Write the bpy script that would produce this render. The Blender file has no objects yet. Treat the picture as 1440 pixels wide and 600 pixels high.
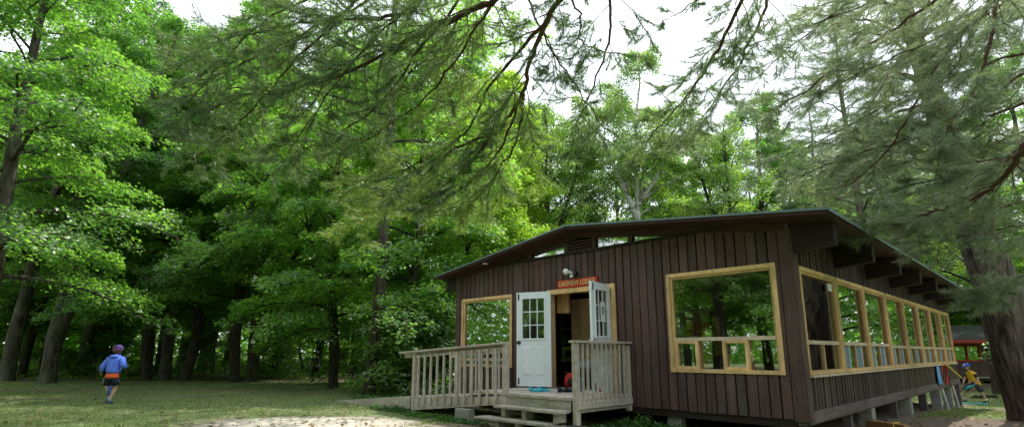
import bpy, math, random
import numpy as np
from mathutils import Vector, Matrix, Euler

scene = bpy.context.scene
COL = scene.collection
R = math.radians
S = 1.1                                   # lodge drawing unit -> metres

# ------------------------------------------------------------------ camera model
FPX, CXP, CYP, PITCH, HC = 752.0, 720.0, 341.0, R(11.6), 1.375
CT, ST = math.cos(PITCH), math.sin(PITCH)
def ray(px, py):
    a = (px-CXP)/FPX; b = -(py-CYP)/FPX
    return Vector((a, CT-b*ST, ST+b*CT))
def at(px, py, Y):
    """world point at forward distance Y"""
    r = ray(px, py); t = Y/r.y
    return Vector((r.x*t, Y, HC+r.z*t))
def ss(t):
    t = min(1.0, max(0.0, t)); return t*t*(3-2*t)
def gz(x, y):
    return -0.42*ss((x-5)/12)*ss((y-6)/14) + 0.07*ss((4-x)/6)
def gpos(px, Y):
    """ground point at forward distance Y in the direction of column px (near the horizon row)"""
    x = (px-CXP)/FPX*(Y*CT-1.3*ST)
    return Vector((x, Y, gz(x, Y)))

cam = bpy.data.cameras.new('camera'); camo = bpy.data.objects.new('camera', cam); COL.objects.link(camo)
camo.location = (0, 0, HC); camo.rotation_euler = (R(90)+PITCH, 0, 0)
cam.sensor_width = 36; cam.lens = 36*FPX/1440; cam.shift_y = (CYP-300)/1440
cam.clip_start = 0.05; cam.clip_end = 3000
scene.camera = camo

# ------------------------------------------------------------------ object helpers
def tag(o, label=None, cat=None, group=None, kind=None):
    if label: o['label'] = label
    if cat: o['category'] = cat
    if group: o['group'] = group
    if kind: o['kind'] = kind
    return o
def empty(name, loc=(0,0,0), rz=0):
    o = bpy.data.objects.new(name, None); COL.objects.link(o)
    o.location = loc; o.rotation_euler = (0,0,rz); o.empty_display_size = .2
    return o
def link(name, mesh, mat, parent=None):
    o = bpy.data.objects.new(name, mesh); COL.objects.link(o)
    if mat is not None and len(mesh.materials) == 0: mesh.materials.append(mat)
    if parent is not None: o.parent = parent
    return o
def copy_tree(o, parent=None):
    c = o.copy(); COL.objects.link(c); c.parent = parent
    for ch in list(o.children): copy_tree(ch, c)
    return c

class MB:
    def __init__(s, k=1.0): s.v=[]; s.f=[]; s.k=k; s.sm=[]
    def add(s, vs, fs, smooth=False):
        o = len(s.v); s.v += [tuple(c*s.k for c in v) for v in vs]
        s.f += [tuple(i+o for i in f) for f in fs]; s.sm += [smooth]*len(fs)
        return s
    def box(s, x0,x1,y0,y1,z0,z1, M=None, b=0.0):
        if x0>x1: x0,x1=x1,x0
        if y0>y1: y0,y1=y1,y0
        if z0>z1: z0,z1=z1,z0
        vs=[(x0,y0,z0),(x1,y0,z0),(x1,y1,z0),(x0,y1,z0),(x0,y0,z1),(x1,y0,z1),(x1,y1,z1),(x0,y1,z1)]
        if M is not None: vs=[tuple(M@Vector(v)) for v in vs]
        return s.add(vs,[(0,3,2,1),(4,5,6,7),(0,1,5,4),(1,2,6,5),(2,3,7,6),(3,0,4,7)])
    def hexa(s, vs):
        return s.add(vs,[(0,3,2,1),(4,5,6,7),(0,1,5,4),(1,2,6,5),(2,3,7,6),(3,0,4,7)])
    def prism(s, pts, axis_vec):
        n=len(pts); a=Vector(axis_vec)
        vs=[tuple(p) for p in pts]+[tuple(Vector(p)+a) for p in pts]
        return s.add(vs,[tuple(range(n))[::-1],tuple(range(n,2*n))]+[(i,(i+1)%n,n+(i+1)%n,n+i) for i in range(n)])
    def tube(s, pts, rad, n=8, cap=True, smooth=True):
        pts=[Vector(p) for p in pts]; m=len(pts)
        if not hasattr(rad,'__len__'): rad=[rad]*m
        vs=[]; u=None
        for i,p in enumerate(pts):
            d=(pts[min(i+1,m-1)]-pts[max(i-1,0)])
            d = d.normalized() if d.length>1e-9 else Vector((0,0,1))
            if u is None:
                u=d.cross(Vector((0,0,1)) if abs(d.z)<.9 else Vector((1,0,0))).normalized()
            else:
                u=(u-d*u.dot(d)); u = u.normalized() if u.length>1e-6 else d.orthogonal().normalized()
            w=d.cross(u)
            for k in range(n):
                a=2*math.pi*k/n
                vs.append(tuple(p+(u*math.cos(a)+w*math.sin(a))*rad[i]))
        fs=[(i*n+k,i*n+(k+1)%n,(i+1)*n+(k+1)%n,(i+1)*n+k) for i in range(m-1) for k in range(n)]
        if cap: fs+=[tuple(range(n))[::-1],tuple(range((m-1)*n,m*n))]
        return s.add(vs,fs,smooth)
    def ball(s, c, r, n=12, m=8, M=None):
        rx,ry,rz = r if hasattr(r,'__len__') else (r,r,r)
        vs=[(0,0,rz)]
        for i in range(1,m):
            t=math.pi*i/m
            for k in range(n):
                a=2*math.pi*k/n; vs.append((rx*math.sin(t)*math.cos(a),ry*math.sin(t)*math.sin(a),rz*math.cos(t)))
        vs.append((0,0,-rz))
        fs=[(0,1+k,1+(k+1)%n) for k in range(n)]
        for i in range(m-2):
            for k in range(n):
                a=1+i*n; fs.append((a+k,a+n+k,a+n+(k+1)%n,a+(k+1)%n))
        L=len(vs)-1; a=1+(m-2)*n
        fs+=[(L,a+(k+1)%n,a+k) for k in range(n)]
        if M is not None: vs=[tuple(M@Vector(v)) for v in vs]
        return s.add([(v[0]+c[0],v[1]+c[1],v[2]+c[2]) for v in vs],fs,True)
    def mesh(s, name):
        me=bpy.data.meshes.new(name); me.from_pydata(s.v,[],s.f)
        me.polygons.foreach_set('use_smooth',s.sm); me.update(); return me
    def build(s, name, mat, parent=None, bevel=0):
        o=link(name,s.mesh(name),mat,parent)
        if bevel:
            m=o.modifiers.new('bevel','BEVEL'); m.width=bevel; m.segments=2; m.limit_method='ANGLE'
        return o

def cell_rects(x0,x1,z0,z1,ops):
    """rectangle minus openings -> list of rectangles"""
    xs=sorted({x0,x1,*[min(x1,max(x0,v)) for o in ops for v in o[:2]]})
    out=[]
    for a,b in zip(xs[:-1],xs[1:]):
        if b-a<1e-5: continue
        mid=(a+b)/2; segs=[(z0,z1)]
        for o in ops:
            if o[0]<mid<o[1]:
                ns=[]
                for p,q in segs:
                    if o[2]>p: ns.append((p,min(q,o[2])))
                    if o[3]<q: ns.append((max(p,o[3]),q))
                segs=[(p,q) for p,q in ns if q-p>1e-5]
        out+=[(a,b,p,q) for p,q in segs]
    return out

# ------------------------------------------------------------------ materials
class NT:
    def __init__(s,name):
        s.m=bpy.data.materials.new(name); s.m.use_nodes=True; s.t=s.m.node_tree; s.t.nodes.clear()
        s.out=s.t.nodes.new('ShaderNodeOutputMaterial')
    def n(s,typ,**kw):
        nd=s.t.nodes.new('ShaderNode'+typ)
        for k,v in kw.items():
            if k in nd.inputs.keys(): nd.inputs[k].default_value=v
            else: setattr(nd,k,v)
        return nd
    def l(s,a,b): s.t.links.new(a,b)
    def coord(s,scale=(1,1,1),kind='Object'):
        c=s.n('TexCoord'); m=s.n('Mapping'); m.inputs['Scale'].default_value=scale
        s.l(c.outputs[kind],m.inputs['Vector']); return m.outputs[0]
    def noise(s,vec,scale,detail=4,rough=.55):
        n=s.n('TexNoise'); n.inputs['Scale'].default_value=scale; n.inputs['Detail'].default_value=detail; n.inputs['Roughness'].default_value=rough
        if vec is not None: s.l(vec,n.inputs['Vector'])
        return n.outputs['Fac']
    def ramp(s,fac,stops):
        r=s.n('ValToRGB'); e=r.color_ramp.elements
        while len(e)<len(stops): e.new(.5)
        for i,(p,c) in enumerate(stops):
            e[i].position=p; e[i].color=(*c,1) if len(c)==3 else c
        s.l(fac,r.inputs[0]); return r.outputs[0]
    def mix(s,fac,a,b,mode='MIX'):
        m=s.n('MixRGB'); m.blend_type=mode
        for v,i in ((fac,0),(a,1),(b,2)):
            if hasattr(v,'node'): s.l(v,m.inputs[i])
            elif hasattr(v,'__len__'): m.inputs[i].default_value=(*v,1)
            else: m.inputs[i].default_value=v
        return m.outputs[0]
    def math(s,op,a,b=0.0):
        m=s.n('Math'); m.operation=op
        for v,i in ((a,0),(b,1)):
            if hasattr(v,'node'): s.l(v,m.inputs[i])
            else: m.inputs[i].default_value=v
        return m.outputs[0]
    def bump(s,h,strength,dist):
        b=s.n('Bump'); b.inputs['Strength'].default_value=strength; b.inputs['Distance'].default_value=dist
        s.l(h,b.inputs['Height']); return b.outputs[0]
    def principled(s,col,rough=.6,bump=None,spec=.5,metal=0):
        p=s.n('BsdfPrincipled')
        if hasattr(col,'node'): s.l(col,p.inputs['Base Color'])
        else: p.inputs['Base Color'].default_value=(*col,1)
        if hasattr(rough,'node'): s.l(rough,p.inputs['Roughness'])
        else: p.inputs['Roughness'].default_value=rough
        p.inputs['Specular IOR Level'].default_value=spec; p.inputs['Metallic'].default_value=metal
        if bump is not None: s.l(bump,p.inputs['Normal'])
        s.l(p.outputs[0],s.out.inputs[0]); return p
    def island(s):
        return s.n('NewGeometry').outputs['Random Per Island']

def m_wood(name, dark, mid, light, grain=(14,14,.9), rough=.65, bump=.25, weather=None, knots=False):
    t=NT(name); v=t.coord(grain)
    off=t.n('VectorMath'); off.operation='ADD'; t.l(v,off.inputs[0])
    isl=t.island(); cx=t.n('CombineXYZ'); t.l(t.math('MULTIPLY',isl,37.0),cx.inputs[2]); t.l(t.math('MULTIPLY',isl,11.0),cx.inputs[0]); t.l(cx.outputs[0],off.inputs[1])
    g=t.noise(off.outputs[0],2.2,6,.65)
    c=t.ramp(g,[(.28,dark),(.5,mid),(.75,light)])
    tone=t.ramp(isl,[(0,(.68,.66,.66)),(.5,(.98,.96,.96)),(1,(1.26,1.23,1.22))])
    c=t.mix(1.0,c,tone,'MULTIPLY')
    big=t.noise(t.coord((1,1,1)),1.3,3)
    c=t.mix(1.0,c,t.ramp(big,[(.3,(.78,.78,.8)),(.7,(1.15,1.12,1.1))]),'MULTIPLY')
    if weather:
        w=t.noise(t.coord((1.2,1.2,.5)),2.4,6,.7)
        c=t.mix(t.ramp(w,[(.52,(0,0,0)),(.72,(.8,.8,.8))]),c,weather)
    if knots:
        vo=t.n('TexVoronoi'); vo.inputs['Scale'].default_value=9; t.l(t.coord((1,1,.7)),vo.inputs['Vector'])
        k=t.ramp(vo.outputs['Distance'],[(.06,(1,1,1)),(.16,(0,0,0))])
        c=t.mix(k,c,tuple(x*.3 for x in dark))
    t.principled(c,rough,t.bump(g,bump,.01),.35)
    return t.m
def m_plain(name,col,rough=.5,var=.15,scale=8,bump=.1,metal=0,spec=.5):
    t=NT(name); n=t.noise(t.coord(),scale,5,.6)
    c=t.ramp(n,[(.3,tuple(x*(1-var) for x in col)),(.7,tuple(min(1,x*(1+var)) for x in col))])
    t.principled(c,rough,t.bump(n,bump,.004),spec,metal); return t.m
def m_leaf(name, cols, trans=.5, gloss=.05, tcol=None):
    t=NT(name); isl=t.island(); oi=t.n('ObjectInfo')
    c=t.ramp(isl,[(i/(len(cols)-1),k) for i,k in enumerate(cols)])
    patch=t.noise(t.coord((1,1,1)),.55,3)
    c=t.mix(1.0,c,t.ramp(patch,[(.3,(.72,.80,.85)),(.7,(1.2,1.12,.95))]),'MULTIPLY')
    c=t.mix(1.0,c,t.ramp(oi.outputs['Random'],[(0,(.8,.86,.9)),(1,(1.18,1.1,1.0))]),'MULTIPLY')
    d=t.n('BsdfDiffuse'); t.l(c,d.inputs[0])
    tr=t.n('BsdfTranslucent')
    tc=t.mix(1.0,c,tcol or (3.15,3.05,1.25),'MULTIPLY'); t.l(tc,tr.inputs[0])
    m=t.n('MixShader'); m.inputs[0].default_value=trans; t.l(d.outputs[0],m.inputs[1]); t.l(tr.outputs[0],m.inputs[2])
    g=t.n('BsdfGlossy'); g.inputs['Roughness'].default_value=.42
    m2=t.n('MixShader'); m2.inputs[0].default_value=gloss; t.l(m.outputs[0],m2.inputs[1]); t.l(g.outputs[0],m2.inputs[2])
    t.l(m2.outputs[0],t.out.inputs[0]); return t.m
def m_bark(name, dark, light, scale=(9,9,1.6), bump=.9, patch=None):
    t=NT(name); v=t.coord(scale)
    dn=t.n('TexNoise'); dn.inputs['Scale'].default_value=.9; dn.inputs['Detail'].default_value=3; t.l(v,dn.inputs['Vector'])
    av=t.n('VectorMath'); av.operation='MULTIPLY_ADD'; t.l(dn.outputs['Color'],av.inputs[0]); av.inputs[1].default_value=(1.6,1.6,1.6); t.l(v,av.inputs[2])
    vo=t.n('TexVoronoi'); vo.inputs['Scale'].default_value=2.1; vo.feature='SMOOTH_F1'; t.l(av.outputs[0],vo.inputs['Vector'])
    n=t.noise(av.outputs[0],2.4,7,.72); fine=t.noise(t.coord((1,1,1)),38,4,.7)
    h=t.math('ADD',t.math('SUBTRACT',1.0,t.math('MULTIPLY',vo.outputs['Distance'],.95)),t.math('MULTIPLY',n,.55))
    h=t.math('ADD',h,t.math('MULTIPLY',fine,.22))
    c=t.ramp(t.math('MULTIPLY',h,.6),[(.40,dark),(.78,light)])
    if patch:
        p=t.noise(t.coord((1,1,.5)),2.0,4); c=t.mix(t.ramp(p,[(.5,(0,0,0)),(.66,(.7,.7,.7))]),c,patch)
    t.principled(c,.9,t.bump(h,bump,.06),.2); return t.m
def m_birch(name):
    t=NT(name); n=t.noise(t.coord((1.2,1.2,9)),2.0,4,.7); p=t.noise(t.coord((1,1,1)),1.8,3)
    c=t.ramp(n,[(.36,(.05,.045,.04)),(.46,(.6,.58,.54)),(.8,(.78,.76,.72))])
    c=t.mix(t.ramp(p,[(.55,(0,0,0)),(.65,(.8,.8,.8))]),c,(.12,.11,.1))
    t.principled(c,.7,t.bump(n,.3,.01),.3); return t.m
def m_glass(name, refl=.22, tint=(.75,.8,.78)):
    t=NT(name); tr=t.n('BsdfTransparent'); tr.inputs[0].default_value=(*tint,1)
    g=t.n('BsdfGlossy'); g.inputs['Roughness'].default_value=.012
    w=t.noise(t.coord((1,1,1)),1.1,2); t.l(t.bump(w,.05,.03),g.inputs['Normal'])
    lw=t.n('LayerWeight'); lw.inputs['Blend'].default_value=.28
    f=t.math('ADD',t.math('MULTIPLY',lw.outputs['Fresnel'],.8),refl)
    m=t.n('MixShader'); t.l(f,m.inputs[0]); t.l(tr.outputs[0],m.inputs[1]); t.l(g.outputs[0],m.inputs[2]); t.l(m.outputs[0],t.out.inputs[0])
    return t.m

M={}
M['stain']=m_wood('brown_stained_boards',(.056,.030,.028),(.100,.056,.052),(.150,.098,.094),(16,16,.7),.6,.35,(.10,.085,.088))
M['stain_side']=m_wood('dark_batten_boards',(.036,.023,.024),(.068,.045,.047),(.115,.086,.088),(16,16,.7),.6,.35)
M['stain_dark']=m_wood('dark_backing_boards',(.012,.007,.007),(.02,.011,.011),(.03,.018,.018),(16,16,.7),.7,.3)
M['stain_red']=m_wood('red_brown_soffit',(.030,.014,.010),(.055,.026,.018),(.085,.044,.032),(.9,9,9),.6,.25)
M['beam']=m_wood('dark_beam_wood',(.012,.008,.007),(.023,.014,.012),(.042,.028,.025),(2,9,9),.6,.3)
M['sill']=m_wood('weathered_sill_beam',(.075,.058,.062),(.14,.11,.118),(.21,.175,.19),(9,.7,9),.7,.4,(.19,.16,.17))
M['trim']=m_wood('golden_window_trim',(.52,.335,.14),(.72,.49,.235),(.84,.63,.36),(9,9,2),.5,.2,(.40,.27,.14))
M['deckwood']=m_wood('weathered_deck_wood',(.33,.295,.255),(.55,.505,.45),(.70,.655,.59),(7,7,5),.8,.35,(.33,.28,.22))
M['stepwood']=m_wood('mossy_step_wood',(.23,.215,.17),(.42,.40,.34),(.58,.55,.48),(2,9,9),.8,.35,(.15,.16,.09))
M['ply']=m_wood('knotty_pine_board',(.20,.105,.045),(.33,.19,.09),(.44,.27,.14),(5,5,.8),.55,.1,None,True)
M['plylight']=m_wood('pale_knotty_board',(.52,.33,.18),(.72,.50,.30),(.82,.62,.42),(5,5,.8),.55,.1,None,True)
M['trim_light']=m_wood('pale_window_rail',(.56,.42,.30),(.72,.58,.45),(.82,.70,.58),(7,7,3),.5,.1)
M['floor']=m_wood('interior_floor',(.07,.045,.03),(.11,.075,.05),(.15,.105,.07),(1,8,8),.5,.1)
t=NT('white_door_paint'); n_=t.noise(t.coord((1,1,.6)),2.5,6,.7); g_=t.noise(t.coord((1,1,1)),22,4,.7)
c_=t.mix(t.ramp(n_,[(.5,(0,0,0)),(.78,(.55,.55,.55))]),(.78,.84,.90),(.58,.61,.62)); c_=t.mix(t.ramp(g_,[(.66,(0,0,0)),(.75,(.35,.35,.35))]),c_,(.35,.33,.30))
t.principled(c_,.42,t.bump(g_,.05,.003),.5); M['white']=t.m
M['oldwhite']=m_plain('weathered_white_board',(.42,.42,.40),.8,.3,5,.2)
M['black']=m_plain('black_metal',(.015,.015,.016),.4,.2)
M['steel']=m_plain('dull_steel',(.30,.30,.31),.35,.1,8,.05,.8)
M['red']=m_plain('red_sign_paint',(.50,.022,.010),.5,.12,14)
M['letter']=m_plain('cream_letter_paint',(.80,.62,.25),.5,.05)
M['redtrim']=m_plain('red_cabin_trim',(.50,.025,.02),.5,.12)
M['lampwhite']=m_plain('white_lamp_glass',(.85,.85,.84),.2,.03)
M['concrete']=m_plain('grey_concrete',(.27,.26,.24),.9,.22,9,.5)
M['shingle']=m_plain('dark_roof_shingles',(.055,.06,.06),.85,.35,7,.6)
M['dark_shingle']=m_plain('mossy_dark_shingles',(.018,.022,.020),.9,.4,7,.6)
M['drip']=m_plain('teal_drip_edge',(.13,.19,.20),.4,.15)
M['glass']=m_glass('window_glass',.46,(.8,.84,.83))
M['front_glass']=m_glass('front_glass',.27,(.85,.88,.87))
M['door_glass']=m_glass('door_glass',.2)
M['paper']=m_plain('white_paper',(.8,.8,.8),.7,.04)
M['bluepaper']=m_plain('blue_paper',(.10,.2,.45),.7,.1)
M['yellowpaper']=m_plain('yellow_paper',(.7,.5,.08),.7,.1)
M['screen']=m_plain('insect_screen',(.10,.12,.14),.9,.1,60)
M['curtain']=m_plain('blue_grey_blind',(.15,.21,.27),.8,.1,20)
M['skin']=m_plain('skin',(.55,.33,.24),.55,.08,10,.03)
M['hair']=m_plain('brown_hair',(.06,.035,.02),.6,.3,40)
M['hoodie']=m_plain('blue_hoodie_cloth',(.11,.21,.85),.85,.18,14,.6)
M['orange']=m_plain('orange_shirt_cloth',(.75,.12,.03),.85,.12,14,.4)
M['navy']=m_plain('navy_cloth',(.012,.016,.04),.85,.25,14,.4)
M['purplecap']=m_plain('purple_cap_cloth',(.055,.022,.17),.8,.15,14,.3)
M['pinkstraps']=m_plain('pink_cap_brim',(.65,.13,.22),.8,.15,14,.3)
M['stripe']=m_plain('white_stripe_cloth',(.7,.75,.8),.8,.06)
M['blueshoe']=m_plain('blue_shoe',(.02,.06,.28),.6,.2)
M['greysock']=m_plain('grey_sock',(.22,.26,.32),.9,.15,20)
M['whitesock']=m_plain('white_sock',(.7,.7,.7),.9,.1,20)
M['yellow']=m_plain('yellow_vest_cloth',(.72,.42,.02),.8,.14,14,.5)
M['bluecap']=m_plain('royal_blue_cap',(.03,.07,.42),.75,.15,14,.3)
M['charcoal']=m_plain('charcoal_cloth',(.05,.055,.065),.85,.2,14,.4)
M['darkcloth']=m_plain('dark_cloth',(.012,.012,.014),.9,.25,14,.3)
M['cyan']=m_plain('cyan_rubber',(.03,.42,.55),.6,.15)
M['teal']=m_plain('teal_plastic',(.02,.32,.36),.5,.15)
M['bluetowel']=m_plain('blue_towel',(.12,.30,.58),.9,.2,30,.6)
M['greytowel']=m_plain('grey_blue_cloth',(.26,.33,.44),.9,.2,25,.6)
M['redcloth']=m_plain('red_cloth',(.48,.025,.02),.85,.2,20,.5)
M['innerred']=m_plain('red_door_paint',(.72,.06,.04),.5,.1)
M['redrope']=m_plain('red_rope',(.50,.03,.03),.7,.15,60)
M['yellowrope']=m_plain('yellow_rope',(.70,.48,.08),.7,.15,60)
M['orangewood']=m_wood('new_orange_timber',(.30,.14,.05),(.42,.22,.09),(.52,.30,.14),(5,.8,5),.6,.1)
M['maple_bark']=m_bark('maple_bark',(.035,.028,.022),(.15,.13,.11),(7,7,1.2),.8,(.16,.16,.13))
M['dark_bark']=m_bark('dark_bark',(.022,.017,.013),(.085,.070,.056),(8,8,1.4),.8)
M['pine_bark']=m_bark('pine_bark',(.028,.021,.018),(.19,.155,.135),(6,6,1.1),1.0)
M['bough_bark']=m_bark('bough_bark',(.045,.026,.019),(.17,.098,.070),(20,20,20),.6)
M['birch_bark']=m_birch('birch_bark')
M['maple_leaf']=m_leaf('maple_leaves',[(.056,.145,.038),(.090,.210,.054),(.140,.262,.072)],.58,.07)
M['dark_leaf']=m_leaf('dark_leaves',[(.050,.120,.032),(.078,.165,.040),(.110,.205,.052)],.52,.06)
M['light_leaf']=m_leaf('light_leaves',[(.085,.200,.045),(.130,.265,.062),(.195,.33,.085)],.6,.08)
M['birch_leaf']=m_leaf('birch_leaves',[(.080,.155,.055),(.115,.21,.075),(.15,.245,.095)],.55,.08)
M['needle']=m_leaf('pine_needles',[(.050,.115,.040),(.085,.165,.062),(.14,.22,.10)],.5,.10,(2.2,2.1,1.1))
M['needle_light']=m_leaf('pale_pine_needles',[(.095,.165,.080),(.16,.235,.125),(.25,.32,.20)],.52,.16,(2.1,2.0,1.3))
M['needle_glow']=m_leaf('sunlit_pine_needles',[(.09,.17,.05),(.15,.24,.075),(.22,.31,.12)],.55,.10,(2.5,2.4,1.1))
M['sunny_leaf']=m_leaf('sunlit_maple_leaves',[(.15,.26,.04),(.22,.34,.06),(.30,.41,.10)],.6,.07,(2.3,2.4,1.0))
M['deadleaf']=m_leaf('dead_leaves',[(.10,.06,.03),(.20,.13,.07),(.33,.25,.14)],.2,.04,(1.2,1.1,.8))
M['grassblade']=m_leaf('grass_blades',[(.10,.185,.055),(.155,.245,.08),(.26,.30,.12)],.4,.03,(1.6,1.5,.8))
M['weedleaf']=m_leaf('weed_leaves',[(.022,.075,.02),(.04,.12,.03),(.06,.15,.035)],.4,.04)

# ------------------------------------------------------------------ ground
def dirt_amount(x, y):
    d = 0.0
    d = max(d, ss((y-23.5)/4)*.75)                                      # litter under the trees
    d = max(d, .95*ss(1-abs(y-(21.0+.10*x+.5*math.sin(x*.35)))/1.1) if x<-2 else 0)     # worn track along the wood
    d = max(d, .75*ss(1-abs((x+10)*.30-(y-17.0))/.8) if x<-6 else 0)
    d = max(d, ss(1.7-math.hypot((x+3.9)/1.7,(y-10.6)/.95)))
    # gravel apron in front of the ramp
    d = max(d, ss(1.6-math.hypot((x+1.2)/2.6,(y-9.3)/1.0)))
    d = max(d, .55*ss(1.3-math.hypot((x-2.5)/2.0,(y-8.2)/1.4)))
    # bare earth round the pine
    d = max(d, ss(1.5-math.hypot((x-10.2)/3.6,(y-11.0)/1.7)))
    d = max(d, .8*ss(1.2-math.hypot((x-16)/2.6,(y-17)/1.0)))
    # under the lodge
    lx=(x-LO.x)*EX.x+(y-LO.y)*EX.y; ly=(x-LO.x)*EY.x+(y-LO.y)*EY.y
    if -8.4<lx<.2 and -.1<ly<15.7: d=1.0
    return d
YAW=R(45.6); EX=Vector((math.cos(YAW),-math.sin(YAW),0)); EY=Vector((math.sin(YAW),math.cos(YAW),0))
_r=ray(1125,496); LO=Vector((_r.x/_r.y*7.5*S, 7.5*S, 0))
def loc2w(x,y,z): return LO+EX*(x*S)+EY*(y*S)+Vector((0,0,z*S))

def axis_vals(lo,hi,step,far):
    a=list(np.arange(lo,hi+1e-6,step)); s=step
    b=hi
    while b<far: s*=1.35; b+=s; a.append(b)
    s=step; b=lo
    while b>-far: s*=1.35; b-=s; a.insert(0,b)
    return a
xs=axis_vals(-32,26,.4,900); ys=axis_vals(3,34,.4,900)
rg=random.Random(5)
gv=[];da=[]
for y in ys:
    for x in xs:
        inside=-32<=x<=26 and 3<=y<=34
        gv.append((x,y,gz(x,y)+(rg.uniform(-.012,.012) if inside else 0)))
        da.append(dirt_amount(x,y))
nx=len(xs)
gf=[(j*nx+i,j*nx+i+1,(j+1)*nx+i+1,(j+1)*nx+i) for j in range(len(ys)-1) for i in range(nx-1)]
gm=bpy.data.meshes.new('ground'); gm.from_pydata(gv,[],gf); gm.polygons.foreach_set('use_smooth',[True]*len(gf))
lt_=gm.attributes.new('litter','FLOAT','POINT'); lt_.data.foreach_set('value',[ss((v[1]-20.5-.08*v[0])/2.5) for v in gv])
sd2=gm.attributes.new('sunlit_sand','FLOAT','POINT'); sd2.data.foreach_set('value',[ss(1.6-math.hypot((v[0]+3.7)/1.8,(v[1]-10.5)/1.0)) for v in gv])  # sandy soil, made extra pale so a patch of sunlight is painted in
at_=gm.attributes.new('dirt','FLOAT','POINT'); at_.data.foreach_set('value',da)
t=NT('ground'); pos=t.n('TexCoord').outputs['Object']
n1=t.noise(pos,.9,6,.65); n2=t.noise(pos,9,6,.7); n3=t.noise(pos,60,3,.6)
grass=t.ramp(n2,[(.28,(.085,.135,.055)),(.5,(.155,.21,.09)),(.74,(.29,.295,.15))])
grass=t.mix(t.ramp(n1,[(.42,(0,0,0)),(.68,(.6,.6,.6))]),grass,(.24,.215,.125))
dirtc=t.ramp(n3,[(.25,(.085,.066,.050)),(.5,(.185,.150,.118)),(.78,(.34,.30,.25))])
dirtc=t.mix(t.ramp(n2,[(.45,(0,0,0)),(.75,(.7,.7,.7))]),dirtc,(.115,.085,.058))
la=t.n('Attribute'); la.attribute_name='litter'; sa=t.n('Attribute'); sa.attribute_name='sunlit_sand'
dirtc=t.mix(t.math('MULTIPLY',la.outputs['Fac'],.7),dirtc,(.085,.060,.042))
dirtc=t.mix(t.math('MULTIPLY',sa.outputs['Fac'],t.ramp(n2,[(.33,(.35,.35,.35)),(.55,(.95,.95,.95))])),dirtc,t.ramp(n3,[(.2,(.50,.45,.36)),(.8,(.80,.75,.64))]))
an=t.n('Attribute'); an.attribute_name='dirt'
df=t.math('ADD',an.outputs['Fac'],t.math('MULTIPLY',t.math('SUBTRACT',n1,.5),1.1))
df=t.math('ADD',df,t.math('MULTIPLY',t.math('SUBTRACT',n2,.5),.9))
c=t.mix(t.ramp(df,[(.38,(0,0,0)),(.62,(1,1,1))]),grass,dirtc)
hh=t.math('ADD',t.math('MULTIPLY',n2,.6),t.math('MULTIPLY',n3,.5))
t.principled(c,.95,t.bump(hh,.8,.05),.15)
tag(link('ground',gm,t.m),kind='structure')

# ------------------------------------------------------------------ foliage machinery
LEAF_MAPLE=np.array([(0,0,0),(.30,.52,-.05),(.52,.20,0),(1,0,-.14),(.52,-.20,0),(.30,-.52,-.05)],dtype=np.float32)
LEAF_OVAL=np.array([(0,0,0),(.48,.30,.03),(1,0,-.12),(.48,-.30,.03)],dtype=np.float32)
LEAF_BLADE=np.array([(0,.5,0),(1,0,0),(0,-.5,0)],dtype=np.float32)
def poly_cloud(name, V):
    """V: (N,K,3) one K-gon each"""
    N,K,_=V.shape
    me=bpy.data.meshes.new(name)
    me.vertices.add(N*K); me.vertices.foreach_set('co',V.astype(np.float32).ravel())
    me.loops.add(N*K); me.loops.foreach_set('vertex_index',np.arange(N*K,dtype=np.int32))
    me.polygons.add(N); me.polygons.foreach_set('loop_start',np.arange(0,N*K,K,dtype=np.int32))
    me.update(calc_edges=True)
    return me
def nrm(a): return a/np.maximum(1e-6,np.linalg.norm(a,axis=-1,keepdims=True))
def leaf_cloud(name,P,Nn,size,rng,shape,tdir=None):
    P=np.asarray(P,dtype=np.float32); Nn=nrm(np.asarray(Nn,dtype=np.float32))
    t=rng.normal(size=P.shape) if tdir is None else tdir+.35*rng.normal(size=P.shape)
    t=nrm(t-Nn*np.sum(t*Nn,axis=1,keepdims=True)); b=np.cross(Nn,t)
    sz=size[:,None,None]
    V=P[:,None,:]+sz*(shape[None,:,0:1]*t[:,None,:]+shape[None,:,1:2]*b[:,None,:]+shape[None,:,2:3]*Nn[:,None,:])
    return poly_cloud(name,V)
def needle_cloud(name,P,D,rng,n=14,length=.10,width=.0032,spread=.75):
    """tufts at P pointing along D"""
    P=np.repeat(np.asarray(P,dtype=np.float32),n,axis=0); D=np.repeat(nrm(np.asarray(D,dtype=np.float32)),n,axis=0)
    d=nrm(D+spread*rng.normal(size=D.shape)); L=length*rng.uniform(.7,1.15,size=(len(d),1))
    s=nrm(np.cross(d,rng.normal(size=d.shape)))*width*.5
    base=P-D*rng.uniform(0,length*.5,size=(len(d),1))
    sag=np.zeros_like(d); sag[:,2]=-.12
    V=np.stack([base+s,base+d*L+sag*L,base-s],axis=1)
    return poly_cloud(name,V)

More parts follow.
